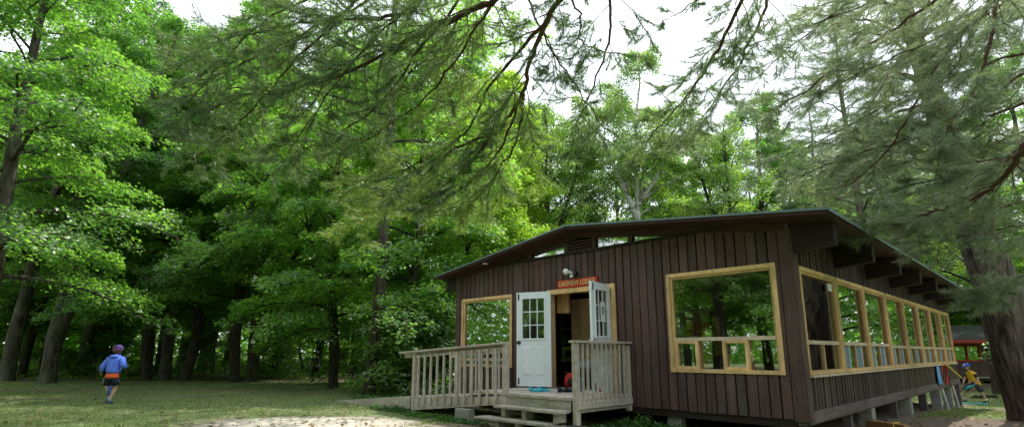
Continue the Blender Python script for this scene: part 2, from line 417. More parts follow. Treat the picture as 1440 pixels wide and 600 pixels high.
def gen_tree(name,seed,H,cb,Rr,r0,nl=34,nleaf=26000,lsize=.13,lean=(0,0),shape=LEAF_MAPLE,droop=.30,needles=False,
             fork=None,low=0.05,flat=.10,top=1.6,sub=12,up=60):
    rng=np.random.default_rng(seed); wood=MB()
    K=11
    wx=np.cumsum(rng.normal(0,.10,K)); wy=np.cumsum(rng.normal(0,.10,K)); wx-=wx[0]; wy-=wy[0]
    tp=[Vector((wx[i]+lean[0]*(i/(K-1))*H, wy[i]+lean[1]*(i/(K-1))*H, H*.96*i/(K-1)-(.15 if i==0 else 0))) for i in range(K)]
    tr=[r0*(1-.93*(i/(K-1))**.9)+.02 for i in range(K)]
    # root flare
    tp.insert(1,tp[0].lerp(tp[1],.12)); tr.insert(1,r0*1.02); tr[0]=r0*1.45
    tp.insert(2,tp[0].lerp(tp[2],.3)); tr.insert(2,r0*.92)
    wood.tube(tp,tr,12)
    stems=[(tp,tr)]
    if fork:
        for (h,dx,dy,rr,H2) in fork:
            a=trunk_at(tp,h); q=[a+Vector((dx*u+rng.normal(0,.06),dy*u+rng.normal(0,.06),(H2-h)*u)) for u in np.linspace(0,1,8)]
            rad=[rr*(1-.85*u)+.02 for u in np.linspace(0,1,8)]
            wood.tube(q,rad,10); stems.append((q,rad))
    P=[];N=[];Z=[]; TD=[]
    subs=[]
    for i in range(nl):
        f=(i+.5)/nl
        tpp,_=stems[i%len(stems)]
        top_h=tpp[-1].z*.99
        h=cb+(top_h-cb)*f**.92
        h=max(h,tpp[0].z+.2)
        b=trunk_at(tpp,h); az=i*2.39996+rng.normal(0,.25)
        L=Rr*(1.0-.72*f**top)*rng.uniform(.72,1.12)
        el=R(low*57+up*f**1.2)+rng.normal(0,.10)
        dh=Vector((math.cos(az),math.sin(az),0))
        pts=[]
        wob=rng.normal(0,.05,size=(7,2))
        for k,s_ in enumerate(np.linspace(0,1,7)):
            pts.append(b+dh*(L*s_*math.cos(el))+Vector((wob[k,0]*L*s_,wob[k,1]*L*s_,L*s_*math.sin(el)+.10*L*math.sin(s_*2.2)-droop*L*s_*s_)))
        rl=max(.018,r0*.30*(1-.6*f)*(L/Rr))
        wood.tube(pts,[rl*(1-.85*s_)+.006 for s_ in np.linspace(0,1,7)],6)
        for k in range(sub):
            tt=.22+.78*(k+.5)/sub+rng.uniform(-.03,.03); tt=min(tt,.99)
            p=path_at(pts,tt); sgn=1 if k%2 else -1
            a2=az+sgn*rng.uniform(.5,1.15)
            if k==sub-1: a2=az
            sl=L*.42*(1.15-tt)+.35
            d2=Vector((math.cos(a2),math.sin(a2),rng.normal(.04,.16))).normalized()
            q=[p,p+d2*sl*.5+Vector((0,0,.04*sl)),p+d2*sl+Vector((0,0,-.16*sl))]
            wood.tube(q,[rl*.28+.004,rl*.18+.003,.003],4,False)
            subs.append((q,sl,d2,dh))
    tot=sum(s[1] for s in subs)
    for q,sl,d2,dh in subs:
        n=max(4,int(nleaf*sl/tot))
        s_=rng.uniform(0,1.12,n)**.75
        q0,q1,q2=[np.array(v) for v in q]
        base=np.where(s_[:,None]<.5,q0+(q1-q0)*s_[:,None]*2,q1+(q2-q1)*(s_[:,None]-.5)*2)
        lat=np.array((-d2.y,d2.x,0))
        w=(.12+.28*sl*(1-.55*s_))*rng.normal(0,.62,n)
        base=base+lat*w[:,None]
        base[:,2]+=rng.normal(0,flat,n)-.10*np.abs(w)-.03
        P.append(base)
        nn=np.tile(np.array((dh.x*.35,dh.y*.35,1.0)),(n,1))+rng.normal(0,.42,(n,3)); N.append(nn)
        TD.append(np.tile(np.array((d2.x,d2.y,-.25)),(n,1))+lat*np.sign(w)[:,None]*.7)
    P=np.concatenate(P); N=np.concatenate(N); TD=np.concatenate(TD)
    if needles:
        cm=needle_cloud(name+'_needles',P,nrm(TD)+np.array((0,0,.35)),rng,7,.17,.010,.6)
    else:
        cm=leaf_cloud(name+'_leaves',P,N,lsize*rng.uniform(.65,1.3,len(P)),rng,shape,TD)
    return wood.mesh(name+'_wood'),cm
def trunk_at(tp,h):
    for a,b in zip(tp[:-1],tp[1:]):
        if a.z<=h<=b.z: return a.lerp(b,(h-a.z)/max(1e-6,b.z-a.z))
    return tp[-1].copy()
def path_at(pts,t):
    n=len(pts)-1; i=min(n-1,int(t*n)); return pts[i].lerp(pts[i+1],t*n-i)

PROTO={}
def variant(key,bark,leafm,**kw):
    w,c=gen_tree(key,**kw); w.materials.append(M[bark]); c.materials.append(M[leafm]); PROTO[key]=(w,c)
variant('maple_a','maple_bark','maple_leaf',seed=11,H=19,cb=3.6,Rr=5.6,r0=.30,nl=42,nleaf=52000,lsize=.125)
variant('maple_b','maple_bark','maple_leaf',seed=12,H=21,cb=4.6,Rr=5.2,r0=.32,nl=42,nleaf=52000,lsize=.125,lean=(.05,0))
variant('maple_c','dark_bark','maple_leaf',seed=13,H=17,cb=3.0,Rr=5.0,r0=.24,nl=38,nleaf=46000,lsize=.125)
variant('maple_fork','maple_bark','maple_leaf',seed=14,H=20,cb=4.8,Rr=5.4,r0=.33,nl=44,nleaf=52000,lsize=.125,lean=(.04,.0),
        fork=[(1.6,3.3,.5,.26,17.5)])
variant('maple_limb','dark_bark','dark_leaf',seed=15,H=18,cb=3.8,Rr=5.2,r0=.25,nl=40,nleaf=48000,lsize=.125,fork=[(2.0,4.0,-1.5,.17,8.5)])
variant('maple_light','dark_bark','light_leaf',seed=16,H=14.5,cb=1.9,Rr=4.6,r0=.20,nl=44,nleaf=56000,lsize=.12,droop=.34)
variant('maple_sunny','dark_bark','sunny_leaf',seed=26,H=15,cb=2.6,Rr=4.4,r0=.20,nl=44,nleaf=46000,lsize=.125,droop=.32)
variant('maple_high','dark_bark','maple_leaf',seed=27,H=22,cb=7.5,Rr=5.6,r0=.19,nl=20,nleaf=15000,lsize=.125,droop=.25)
variant('sapling','dark_bark','maple_leaf',seed=17,H=5.5,cb=.7,Rr=2.1,r0=.05,nl=26,nleaf=6000,lsize=.13,sub=8)
variant('birch','birch_bark','birch_leaf',seed=18,H=19.5,cb=8.6,Rr=4.4,r0=.22,nl=46,nleaf=42000,lsize=.14,shape=LEAF_OVAL,
        fork=[(8.6,-2.6,0,.15,15.5),(9.4,3.4,.6,.11,14.5)],droop=.2,low=.5,up=40)
variant('open_tree','dark_bark','birch_leaf',seed=19,H=16.5,cb=5.5,Rr=4.2,r0=.22,nl=34,nleaf=26000,lsize=.14,shape=LEAF_OVAL,
        fork=[(5.5,2.6,0,.13,14.5)],droop=.22,low=.5,up=40)
variant('far_pine','pine_bark','needle',seed=20,H=24,cb=5,Rr=4.6,r0=.33,nl=64,nleaf=24000,needles=True,droop=.12,low=.05,up=25,flat=.05,top=1.2,sub=11)
variant('bush','dark_bark','dark_leaf',seed=21,H=2.4,cb=.15,Rr=1.5,r0=.04,nl=26,nleaf=5000,lsize=.11,sub=7,low=.3)

def plant_tree(key,pos,label,cat='tree',name='maple_tree',rz=0,sc=1.0,group=None,trunk='trunk',crown='crown'):
    o=empty(name,(pos[0],pos[1],gz(pos[0],pos[1])-.02),rz); o.scale=(sc,sc,sc)
    w,c=PROTO[key]
    link(trunk,w,None,o); link(crown,c,None,o)
    return tag(o,label,cat,group)

# ------------------------------------------------------------------ the lodge (drawn in units of S metres; x along the front, y into the depth)
W,LEN=7.47,14.2
ZB,ZP=.36,3.16
lodge=tag(empty('lodge',LO,-YAW),'long brown board-sided lodge on piers with golden window frames and low gable roof','lodge')
def LB(): return MB(S)
def fpt(a,z,d): return (a,-d,z)       # front wall: a along x, d proud of the wall
def spt(a,z,d): return (d,a,z)        # side wall: a along y
def lpt(a,z,d): return (-W-d,a,z)
def wbox(mb,pt,a0,a1,z0,z1,d0,d1):
    p=pt(a0,z0,d0); q=pt(a1,z1,d1); return mb.box(p[0],q[0],p[1],q[1],p[2],q[2])
win_front=[(-7.32,-5.62,.94,2.48),(-1.95,-.20,.945,2.525)]
door_op=(-4.60,-2.97,.50,2.47)
fo=[(a+.03,b-.03,z0+.03,z1-.03) for a,b,z0,z1 in win_front]+[(door_op[0]+.02,door_op[1]-.02,0.0,door_op[3]-.02)]
pitch=1.735
side_w=[(.20+i*pitch,.20+i*pitch+1.70,.945,2.48) for i in range(8)]
so=[(a+.03,b-.03,z0+.03,z1-.03) for a,b,z0,z1 in side_w]
left_w=[(1.0+i*2.6,2.6+i*2.6,1.0,2.4) for i in range(5)]
def board_wall(name,pt,a0,a1,z0,z1,ops,step,wd,parent,proud=.028,seed=1,zfun=None):
    rr=random.Random(seed); b=LB(); back=LB()
    for r in cell_rects(a0,a1,z0,z1,ops): wbox(back,pt,r[0],r[1],r[2],r[3],-.10,0)
    a=a0+.012
    while a<a1-.02:
        e=min(a+wd*rr.uniform(.94,1.04),a1-.004); pr=proud*rr.uniform(.8,1.15)
        for r in cell_rects(a,e,z0+rr.uniform(-.012,.0),z1,ops):
            if r[1]-r[0]>.008: wbox(b,pt,r[0],r[1],r[2],r[3],.001,pr)
        a+=step
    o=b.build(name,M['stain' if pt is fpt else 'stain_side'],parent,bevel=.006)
    k=back.build('wall_backing',M['stain_dark'],o); return o
front=board_wall('front_wall',fpt,-W,-.02,ZB,ZP-.03,fo,.156,.136,lodge,.03,3)
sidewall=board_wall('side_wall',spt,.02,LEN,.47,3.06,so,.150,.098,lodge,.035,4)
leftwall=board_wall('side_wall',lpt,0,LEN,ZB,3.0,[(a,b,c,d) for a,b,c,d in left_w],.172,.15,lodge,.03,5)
b=LB(); 
for r in cell_rects(-W,0,ZB,ZP,[(-6.6,-4.4,.9,2.5),(-3.2,-1.0,.9,2.5)]): b.box(r[0],r[1],LEN-.1,LEN,r[2],r[3])
b.build('back_wall',M['stain'],lodge)
b=LB(); b.prism([(-W,LEN-.09,ZP+.001),(0,LEN-.09,ZP+.001),(-3.73,LEN-.09,3.53)],(0,.08,0)); b.build('back_gable',M['stain'],lodge)
# corner boards, plate trim, sill beam
b=LB()
b.box(-.135,.037,-.05,-.031,ZB-.02,ZP); b.build('corner_board',M['stain'],lodge,.006)
b=LB(); b.box(.0375,.062,-.05,.11,ZB-.02,3.0); b.build('corner_board',M['stain'],lodge,.006)
b=LB(); b.box(-W-.05,-W+.10,-.052,-.032,ZB,ZP-.02); b.build('corner_board',M['stain'],lodge,.006)
b=LB(); b.box(-W-.03,.03,-.062,.05,ZP-.03,ZP+.02); b.build('wall_plate',M['beam'],lodge,.006)
b=LB(); b.box(.0,.052,.0,LEN,.31,.468); b.box(-.12,-.001,.0,LEN,.28,.43); b.build('sill_beam',M['sill'],lodge,.008)
b=LB(); b.box(-W,-.13,-.0,.12,.25,.355); b.build('sill_beam',M['beam'],lodge)
# floor and interior partitions
b=LB(); b.box(-W+.1,-.13,.12,LEN-.1,.44,.56); b.build('floor',M['floor'],lodge)
b=LB(); b.box(-4.80,-3.55,.95,1.0,.56,2.37); b.build('partition',M['plylight'],lodge)
b=LB(); b.box(-3.05,-1.75,1.65,1.72,.56,2.5); part2=b.build('partition',M['beam'],lodge)
b=LB(); b.box(-2.50,-2.04,1.60,1.648,.58,1.82); b.build('inner_door',M['innerred'],part2)
b=LB(); b.box(-2.50,-2.04,1.60,1.648,1.825,2.02); b.build('transom_board',M['plylight'],part2)
b=LB(); b.box(-2.80,-2.55,1.61,1.648,1.15,2.08); nb=b.build('notice_board',M['plylight'],part2)
for x,z,m in [(-2.73,1.93,'yellowpaper'),(-2.62,1.95,'bluepaper'),(-2.73,1.70,'bluepaper'),(-2.62,1.68,'paper'),(-2.73,1.42,'paper'),(-2.62,1.44,'bluepaper')]:
    b=LB(); b.box(x-.045,x+.045,1.596,1.608,z-.09,z+.09); b.build('notice',M[m],nb)
b=LB(); b.box(-2.36,-2.24,1.585,1.598,1.42,1.58); b.build('notice',M['paper'],part2)
b=LB(); b.box(-1.98,-1.86,1.63,1.648,1.2,1.9); b.build('notice',M['yellowpaper'],part2)
b=LB(); b.box(-4.52,-4.22,.16,.22,2.02,2.42); b.build('header_board',M['ply'],lodge)

# windows --------------------------------------------------------------------
def window(pt,a0,a1,z0,z1,zm,kind,parent):
    t=.062; gp=-.02
    f=LB()
    wbox(f,pt,a0,a0+t,z0,z1,-.10,.045); wbox(f,pt,a1-t,a1,z0,z1,-.10,.045)
    wbox(f,pt,a0+t,a1-t,z1-t,z1,-.10,.045); wbox(f,pt,a0+t,a1-t,z0,z0+t*.9,-.10,.05)
    i0,i1,j0,j1=a0+t,a1-t,z0+t*.9,z1-t
    s=.035
    wbox(f,pt,i0,i0+s,j0,j1,-.09,.018); wbox(f,pt,i1-s,i1,j0,j1,-.09,.018); wbox(f,pt,i0+s,i1-s,j1-s,j1,-.09,.018)
    o=f.build('window',M['trim'],parent,.004)
    rl=LB(); wbox(rl,pt,i0+s,i1-s,zm-.025,zm+.03,-.085,.024); rl.build('transom_rail',M['trim_light'],o,.003)
    g=LB(); wbox(g,pt,i0+s,i1-s,zm+.03,j1-s,gp-.002,gp+.002); g.build('pane',M['front_glass' if kind=='wide' else 'glass'],o)
    L0,L1=i0+s,i1-s
    if kind=='wide':
        q=(L1-L0)/4
        for k in range(4):
            u0,u1=L0+k*q,L0+(k+1)*q
            gd=-.03 if k%2 else .0
            g=LB(); wbox(g,pt,u0+.004,u1-.004,j0+.004,zm-.028,gd+gp-.002,gd+gp+.002); g.build('pane',M['front_glass' if kind=='wide' else 'glass'],o)
            if k%2==0:
                sx=LB(); w_=.05
                wbox(sx,pt,u0,u0+w_,j0,zm-.026,-.045,.034); wbox(sx,pt,u1-w_,u1,j0,zm-.026,-.045,.034)
                wbox(sx,pt,u0+w_,u1-w_,j0,j0+.04,-.045,.034); wbox(sx,pt,u0+w_,u1-w_,zm-.066,zm-.026,-.045,.034)
                sx.build('sash',M['trim'],o,.003)
                bl=LB(); wbox(bl,pt,u0+w_,u1-w_,j0+.04,zm-.066,gp-.022,gp-.018); bl.build('insect_screen',M['screen'],o)
    else:
        mid=(L0+L1)/2
        sx=LB(); wbox(sx,pt,mid-.02,mid+.02,j0,zm-.026,-.06,.012); sx.build('sash',M['trim'],o,.003)
        for u0,u1 in ((L0,mid-.02),(mid+.02,L1)):
            g=LB(); wbox(g,pt,u0+.002,u1-.002,j0+.002,zm-.028,gp-.002,gp+.002); g.build('pane',M['front_glass' if kind=='wide' else 'glass'],o)
        if kind=='blind':
            for u0,u1 in ((L0,mid-.02),(mid+.02,L1)):
                um_=u0+(u1-u0)*.56
                c=LB(); wbox(c,pt,u0+.003,um_,j0+.003,zm-.028,gp+.006,gp+.009); c.build('insect_screen',M['curtain'],o)
                c=LB(); wbox(c,pt,um_+.002,um_+.028,j0+.003,zm-.028,gp+.006,gp+.014); c.build('screen_edge',M['stripe'],o)
    return o
w0=win_front[0]
f=window(fpt,w0[0],w0[1],w0[2],w0[3],1.10,'plain',lodge)
window(fpt,*win_front[1][:2],*win_front[1][2:],1.455,'wide',lodge)
for i,(a0,a1,z0,z1) in enumerate(side_w):
    w=window(spt,a0,a1,z0,z1,1.395 if i<3 else 1.37,'blind' if i>0 else 'plain',lodge)
    if i==0:
        b=LB(); wbox(b,spt,1.50,1.72,2.22,2.34,.03,.034); b.build('sticker',M['paper'],w)
    b=LB(); wbox(b,spt,a0-.01,a1+.01,z0-.035,z0-.002,.0,.085); b.build('window_ledge',M['trim_light'],w,.004)
for (a0,a1,z0,z1) in left_w: window(lpt,a0,a1,z0,z1,1.4,'plain',lodge)

# roof: ridge along y ----------------------------------------------------------
RX=-3.73
EL=(-7.98,3.075); RG=(RX,3.617); ER=(.72,3.05)     # eave / ridge / eave, top surface
YF={'L':-.36,'R':-.47,'E':-.66}; YB=LEN+.25
def roof_z(x):
    return RG[1]+(EL[1]-RG[1])*(RX-x)/(RX-EL[0]) if x<RX else RG[1]+(ER[1]-RG[1])*(x-RX)/(ER[0]-RX)
th=.05
rf=LB()
for (xa,za,ya),(xb,zb,yb) in (((EL[0],EL[1],YF['L']),(RX,RG[1],YF['R'])),((RX,RG[1],YF['R']),(ER[0],ER[1],YF['E']))):
    rf.hexa([(xa,ya,za-.018),(xb,yb,zb-.018),(xb,YB,zb-.018),(xa,YB,za-.018),(xa,ya,za),(xb,yb,zb),(xb,YB,zb),(xa,YB,za)])
roof=rf.build('roof',M['shingle'],lodge)
sf=LB()
for (xa,za,ya),(xb,zb,yb) in (((EL[0],EL[1],YF['L']),(RX,RG[1],YF['R'])),((RX,RG[1],YF['R']),(ER[0],ER[1],YF['E']))):
    y0=.012
    sf.hexa([(xa+.02*(xa<RX),ya+y0,za-.075),(xb-.02*(xb>RX),yb+y0,zb-.075),(xb-.02*(xb>RX),YB-y0,zb-.075),(xa+.02*(xa<RX),YB-y0,za-.075),
             (xa+.02*(xa<RX),ya+y0,za-.02),(xb-.02*(xb>RX),yb+y0,zb-.02),(xb-.02*(xb>RX),YB-y0,zb-.02),(xa+.02*(xa<RX),YB-y0,za-.02)])
sf.build('soffit',M['stain_red'],roof)
dp=LB()
for (xa,za,ya),(xb,zb,yb) in (((EL[0],EL[1],YF['L']),(RX,RG[1],YF['R'])),((RX,RG[1],YF['R']),(ER[0],ER[1],YF['E']))):
    dp.hexa([(xa,ya-.012,za-.034),(xb,yb-.012,zb-.034),(xb,yb-.001,zb-.034),(xa,ya-.001,za-.034),(xa,ya-.012,za-.004),(xb,yb-.012,zb-.004),(xb,yb-.001,zb-.004),(xa,ya-.001,za-.004)])
dp.box(ER[0]+.001,ER[0]+.012,YF['E'],YB,ER[1]-.05,ER[1]-.004); dp.box(EL[0]-.012,EL[0]-.001,YF['L'],YB,EL[1]-.05,EL[1]-.004)
dp.build('drip_edge',M['drip'],roof)
# gable rafters in the wall plane, clerestory
gr=LB()
def raf(mb,x0,x1,y0,y1,dep,drop=.076):
    mb.hexa([(x0,y0,roof_z(x0)-drop-dep),(x1,y0,roof_z(x1)-drop-dep),(x1,y1,roof_z(x1)-drop-dep),(x0,y1,roof_z(x0)-drop-dep),
             (x0,y0,roof_z(x0)-drop),(x1,y0,roof_z(x1)-drop),(x1,y1,roof_z(x1)-drop),(x0,y1,roof_z(x0)-drop)])
raf(gr,-7.45,RX,-.055,.07,.11); raf(gr,RX,-.02,-.055,.07,.11)
gr.build('gable_rafter',M['stain_red'],roof,.006)
for x in (-5.08,-4.10,-3.42,-2.62):
    cl=LB(); cl.box(x-.045,x+.045,-.03,.05,ZP+.02,roof_z(x)-.185); cl.build('clerestory_post',M['stain'],lodge,.004)
def clere(x0,x1):
    g=LB(); z0=ZP+.021
    top=[roof_z(x0)-.186,roof_z(x1)-.186]; top=[max(z0+.004,v) for v in top]
    g.hexa([(x0,.018,z0),(x1,.018,z0),(x1,.022,z0),(x0,.022,z0),(x0,.018,top[0]),(x1,.018,top[1]),(x1,.022,top[1]),(x0,.022,top[0])])
    g.build('clerestory_pane',M['glass'],lodge)
clere(-6.05,-5.13); clere(-5.03,-4.15); clere(-3.37,-2.67); clere(-2.57,-1.35)
lv=LB()
for k in range(4):
    z=ZP+.035+k*.055
    lv.hexa([(-4.05,-.045,z-.012),(-3.47,-.045,z-.012),(-3.47,.03,z+.035),(-4.05,.03,z+.035),(-4.05,-.045,z+.006),(-3.47,-.045,z+.006),(-3.47,.03,z+.05),(-4.05,.03,z+.05)])
lv.build('louver',M['stain'],lodge)
lb=LB(); lb.box(-4.05,-3.47,.035,.04,ZP+.02,3.34); lb.build('louver_backing',M['stain_dark'],lodge)
# beams reaching out under the eaves
for i in range(8):
    y=.0+i*(LEN-.12)/7
    bm=LB(); y0,y1=(y-.02,y+.12)
    if i==0: y0,y1=-.045,.10
    x1=.60
    bm.hexa([(.065,y0,2.63),(x1,y0,2.68),(x1,y1,2.68),(.065,y1,2.63),(.065,y0,roof_z(.03)-.08),(x1,y0,roof_z(x1)-.08),(x1,y1,roof_z(x1)-.08),(.065,y1,roof_z(.03)-.08)])
    bm.build('eave_beam',M['beam'],roof,.006)
    bm=LB(); x0=-7.90
    bm.hexa([(x0,y0,2.72),(-W-.06,y0,2.68),(-W-.06,y1,2.68),(x0,y1,2.72),(x0,y0,roof_z(x0)-.08),(-W-.06,y0,roof_z(-W)-.08),(-W-.06,y1,roof_z(-W)-.08),(x0,y1,roof_z(x0)-.08)])
    bm.build('eave_beam',M['beam'],roof,.006)
b=LB(); b.box(.038,.064,.12,LEN,2.90,3.02); b.build('frieze_board',M['beam'],lodge)
# soffit light disc
b=LB(); b.tube([(-6.3,-.2,roof_z(-6.3)-.076),(-6.3,-.2,roof_z(-6.3)-.10)],[.07,.06],12); b.build('soffit_light',M['lampwhite'],lodge)

# door frame and leaves
f=LB(); t=.085
f.box(door_op[0],door_op[0]+t,-.055,.10,.58,door_op[3]); f.box(door_op[1]-t,door_op[1],-.055,.10,.58,door_op[3])
f.box(door_op[0],door_op[1],-.058,.10,door_op[3]-t,door_op[3]+.004)
f.build('door_frame',M['trim'],lodge,.004)
b=LB(); b.box(-4.515,-3.055,-.05,.11,.56,.60); b.build('threshold',M['steel'],lodge)
def door_leaf(hinge,free,handle_side,paper=False):
    w,h,tk=.735,1.845,.042
    o0=LB()
    g0,g1,gz0,gz1=.13,.605,.92,1.715
    for r in cell_rects(0,w,0,h,[(g0,g1,gz0,gz1)]): o0.box(r[0],r[1],-tk/2,tk/2,r[2],r[3])
    d=o0.build('door',M['white'],lodge)
    dv=Vector(free)-Vector(hinge)
    d.location=Vector((hinge[0],hinge[1],.605))*S; d.rotation_euler=(0,0,math.atan2(dv.y,dv.x))
    fr=LB()
    for s_ in (-1,1):
        y0,y1=sorted((s_*tk/2+s_*.001,s_*(tk/2+.014)))
        for r in ((g0-.025,g0+.005,gz0-.025,gz1+.025),(g1-.005,g1+.025,gz0-.025,gz1+.025),(g0+.005,g1-.005,gz0-.025,gz0+.005),(g0+.005,g1-.005,gz1-.005,gz1+.025)):
            fr.box(r[0],r[1],y0,y1,r[2],r[3])
    fr.build('lite_frame',M['white'],d,.003)
    mt=LB()
    for k in (1,2):
        x=g0+(g1-g0)*k/3; mt.box(x-.009,x+.009,-.016,.016,gz0,gz1)
        z=gz0+(gz1-gz0)*k/3
        for j in range(3):
            xa=g0+(g1-g0)*j/3+(.009 if j else 0); xb=g0+(g1-g0)*(j+1)/3-(.009 if j<2 else 0)
            mt.box(xa,xb,-.0155,.0155,z-.009,z+.009)
    mt.build('muntin',M['white'],d)
    g=LB(); g.box(g0,g1,-.003,.003,gz0,gz1); g.build('pane',M['door_glass'],d)
    for x0,x1 in ((.125,.315),(.42,.61)):
        p=LB()
        for s_ in (-1,1):
            yo=s_*(tk/2+.001); 
            A=[(x0,yo,.14),(x1,yo,.14),(x1,yo,.74),(x0,yo,.74)]
            y2=s_*(tk/2+.009); e=.03
            p.hexa([(x0,yo,.20),(x1,yo,.20),(x1,yo,.76),(x0,yo,.76),(x0+e,y2,.20+e),(x1-e,y2,.20+e),(x1-e,y2,.76-e),(x0+e,y2,.76-e)])
        p.build('door_panel',M['white'],d)
    hd=LB()
    for s_ in (-1,1):
        hd.tube([(w-.055,s_*tk/2,.845),(w-.055,s_*(tk/2+.014),.845)],[.042,.036],14); hd.tube([(w-.055,s_*(tk/2+.012),.845),(w-.055,s_*(tk/2+.06),.845)],[.016,.03],12)
    hd.build('handle',M['steel'] if paper else M['black'],d)
    for zz in (1.76,.10):
        l_=LB()
        for s_ in (-1,1):
            y0,y1=sorted((s_*(tk/2+.001),s_*(tk/2+.016)))
            l_.box(w-.06,w-.035,y0,y1,zz-.065,zz+.055)
        l_.build('bolt',M['black'],d,.002)
    for zz in (.2,.92,1.65):
        l_=LB(); l_.tube([(0,-.03,zz-.05),(0,-.03,zz+.05)],.012,8); l_.build('hinge',M['steel'],d)
    if paper:
        for s_ in (-1,1):
            pp=LB(); y0,y1=sorted((s_*.017,s_*.019)); pp.box(.22,.40,y0,y1,1.19,1.52); n_=pp.build('notice',M['paper'],d)
            pp=LB(); y0,y1=sorted((s_*.0195,s_*.0205)); pp.box(.27,.34,y0,y1,1.30,1.44); pp.build('printed_picture',M['greysock'],n_)
    return d
door_leaf((-4.49,-.06),(-5.175,-.33),1)
door_leaf((-3.09,-.06),(-2.955,-.78),-1,True)

# piers under the side wall
for y,kind,wd in [(.06,'post',.10),(2.1,'post',.10),(3.35,'block',.26),(5.3,'post',.11),(6.6,'block',.27),(8.4,'post',.12),(10.5,'lean',.2),(12.4,'lean',.2),(13.95,'post',.13)]:
    gl=gz(*loc2w(0,y,0)[:2])/S
    b=LB()
    if kind=='post':
        b.box(-.13,-.13+wd*1.3,y-wd/2,y+wd/2,gl-.1,.305); b.build('pier',M['sill'] if y>.5 else M['beam'],lodge,.01)
    elif kind=='block':
        zt=.305; k=0
        z=gl-.08
        while z<zt-.01:
            z2=min(z+.2,zt); b.box(-.20+.01*(k%2),.03,y-wd/2+.01*k,y+wd/2-.01*k,z,z2-.006); z=z2; k+=1
        b.build('pier',M['concrete'],lodge,.008)
    else:
        zt=.305; k=0; z=gl-.08
        while z<zt-.01:
            z2=min(z+.2,zt); b.box(-.20,.02,y-wd/2,y+wd/2,z,z2-.006); z=z2
        p_=b.build('pier',M['concrete'],lodge,.008)
        b=LB(); b.hexa([(.10,y+.12,gl-.03),(.14,y+.12,gl-.03),(.14,y+.26,gl-.03),(.10,y+.26,gl-.03),(.03,y+.12,.30),(.06,y+.12,.30),(.06,y+.26,.30),(.03,y+.26,.30)])
        b.build('pier_brace',M['oldwhite'],lodge,.004)
for x,y in [(-6.9,.1),(-5.2,.1),(-2.0,.1),(-7.2,6),(-7.2,10),(-7.2,13.9),(-3.7,5),(-3.7,9),(-3.7,13.9),(-2.0,13.9)]:
    gl=gz(*loc2w(x,y,0)[:2])/S
    b=LB(); b.box(x-.12,x+.12,y-.04 if y<.2 else y-.12,y+.12,gl-.08,.25 if y<.2 else .44); b.build('pier',M['concrete'],lodge,.008)
# unused offcuts of siding at the foot of the wall stay out: nothing else belongs to the lodge
# ------------------------------------------------------------------ entrance porch with ramp and steps
porch=tag(empty('porch',loc2w(-3.5,-.8,0),-YAW),'weathered grey timber porch with railed ramp and two plank steps before the double doors','porch')
PO=Vector((-3.5,-.8,0))
class PB(MB):
    def __init__(s): super().__init__(S)
    def build(s,name,mat,parent=None,bevel=0):
        s.v=[(v[0]-PO.x*S,v[1]-PO.y*S,v[2]) for v in s.v]; return super().build(name,mat,parent,bevel)
YO=-1.56; XD=-4.22; XR=-2.72; DZ=.575
rr=random.Random(8)
b=PB(); y=YO+.0
while y<-.075:
    y2=min(y+.128,-.072); b.box(XD-.9,XR+.02,y,y2-.008,DZ-.04,DZ+rr.uniform(-.003,.003)); y=y2
b.build('deck',M['deckwood'],porch,.004)
b=PB(); b.box(XD+.02,XR-.06,YO-.028,YO-.004,DZ-.20,DZ-.042); b.build('fascia',M['stepwood'],porch,.004)
b=PB(); b.box(XD+.0,XR-.06,YO-.05,YO-.001,DZ-.038,DZ+.006); b.build('nosing',M['stepwood'],porch,.004)
b=PB(); b.box(XR-.03,XR+.01,YO+.06,-.08,DZ-.22,DZ-.045); b.build('rim_joist',M['deckwood'],porch,.004)
# ramp: from the deck edge to the ground on the left
def rz(x):
    if x>XD: return DZ
    if x>-7.0: return DZ-.205*(XD-x)/(XD+7.0)
    return DZ-.205-(.33)*(-7.0-x)/3.6
b=PB(); x=XD-.9
while x>-10.55:
    x2=x-.128
    b.hexa([(x2+.008,YO+.03,rz(x2)-.045),(x,YO+.03,rz(x)-.045),(x,-.40,rz(x)-.045),(x2+.008,-.40,rz(x2)-.045),
            (x2+.008,YO+.03,rz(x2)-.006),(x,YO+.03,rz(x)-.006),(x,-.40,rz(x)-.006),(x2+.008,-.40,rz(x2)-.006)]); x=x2
b.build('ramp',M['deckwood'],porch,.004)
for yy in (YO,-.43):
    b=PB(); b.hexa([(-6.92,yy-.02,rz(-6.92)-.27),(XD-.07,yy-.02,rz(XD)-.19),(XD-.07,yy+.02,rz(XD)-.19),(-6.92,yy+.02,rz(-6.92)-.27),
                    (-6.92,yy-.02,rz(-6.92)-.05),(XD-.07,yy-.02,rz(XD)-.048),(XD-.07,yy+.02,rz(XD)-.048),(-6.92,yy+.02,rz(-6.92)-.05)])
    b.build('ramp_stringer',M['deckwood'],porch,.004)
    b=PB(); b.hexa([(-10.5,yy-.02,-.02),(-7.05,yy-.02,rz(-7.0)-.25),(-7.05,yy+.02,rz(-7.0)-.25),(-10.5,yy+.02,-.02),
                    (-10.5,yy-.02,rz(-10.5)+.02),(-7.05,yy-.02,rz(-7.05)+.01),(-7.05,yy+.02,rz(-7.05)+.01),(-10.5,yy+.02,rz(-10.5)+.02)])
    b.build('ramp_curb',M['deckwood'],porch,.004)
def post(x,y,z0,z1,w=.078,m='deckwood'):
    b=PB(); b.box(x-w/2,x+w/2,y-w/2,y+w/2,z0,z1); return b.build('post',M[m],porch,.006)
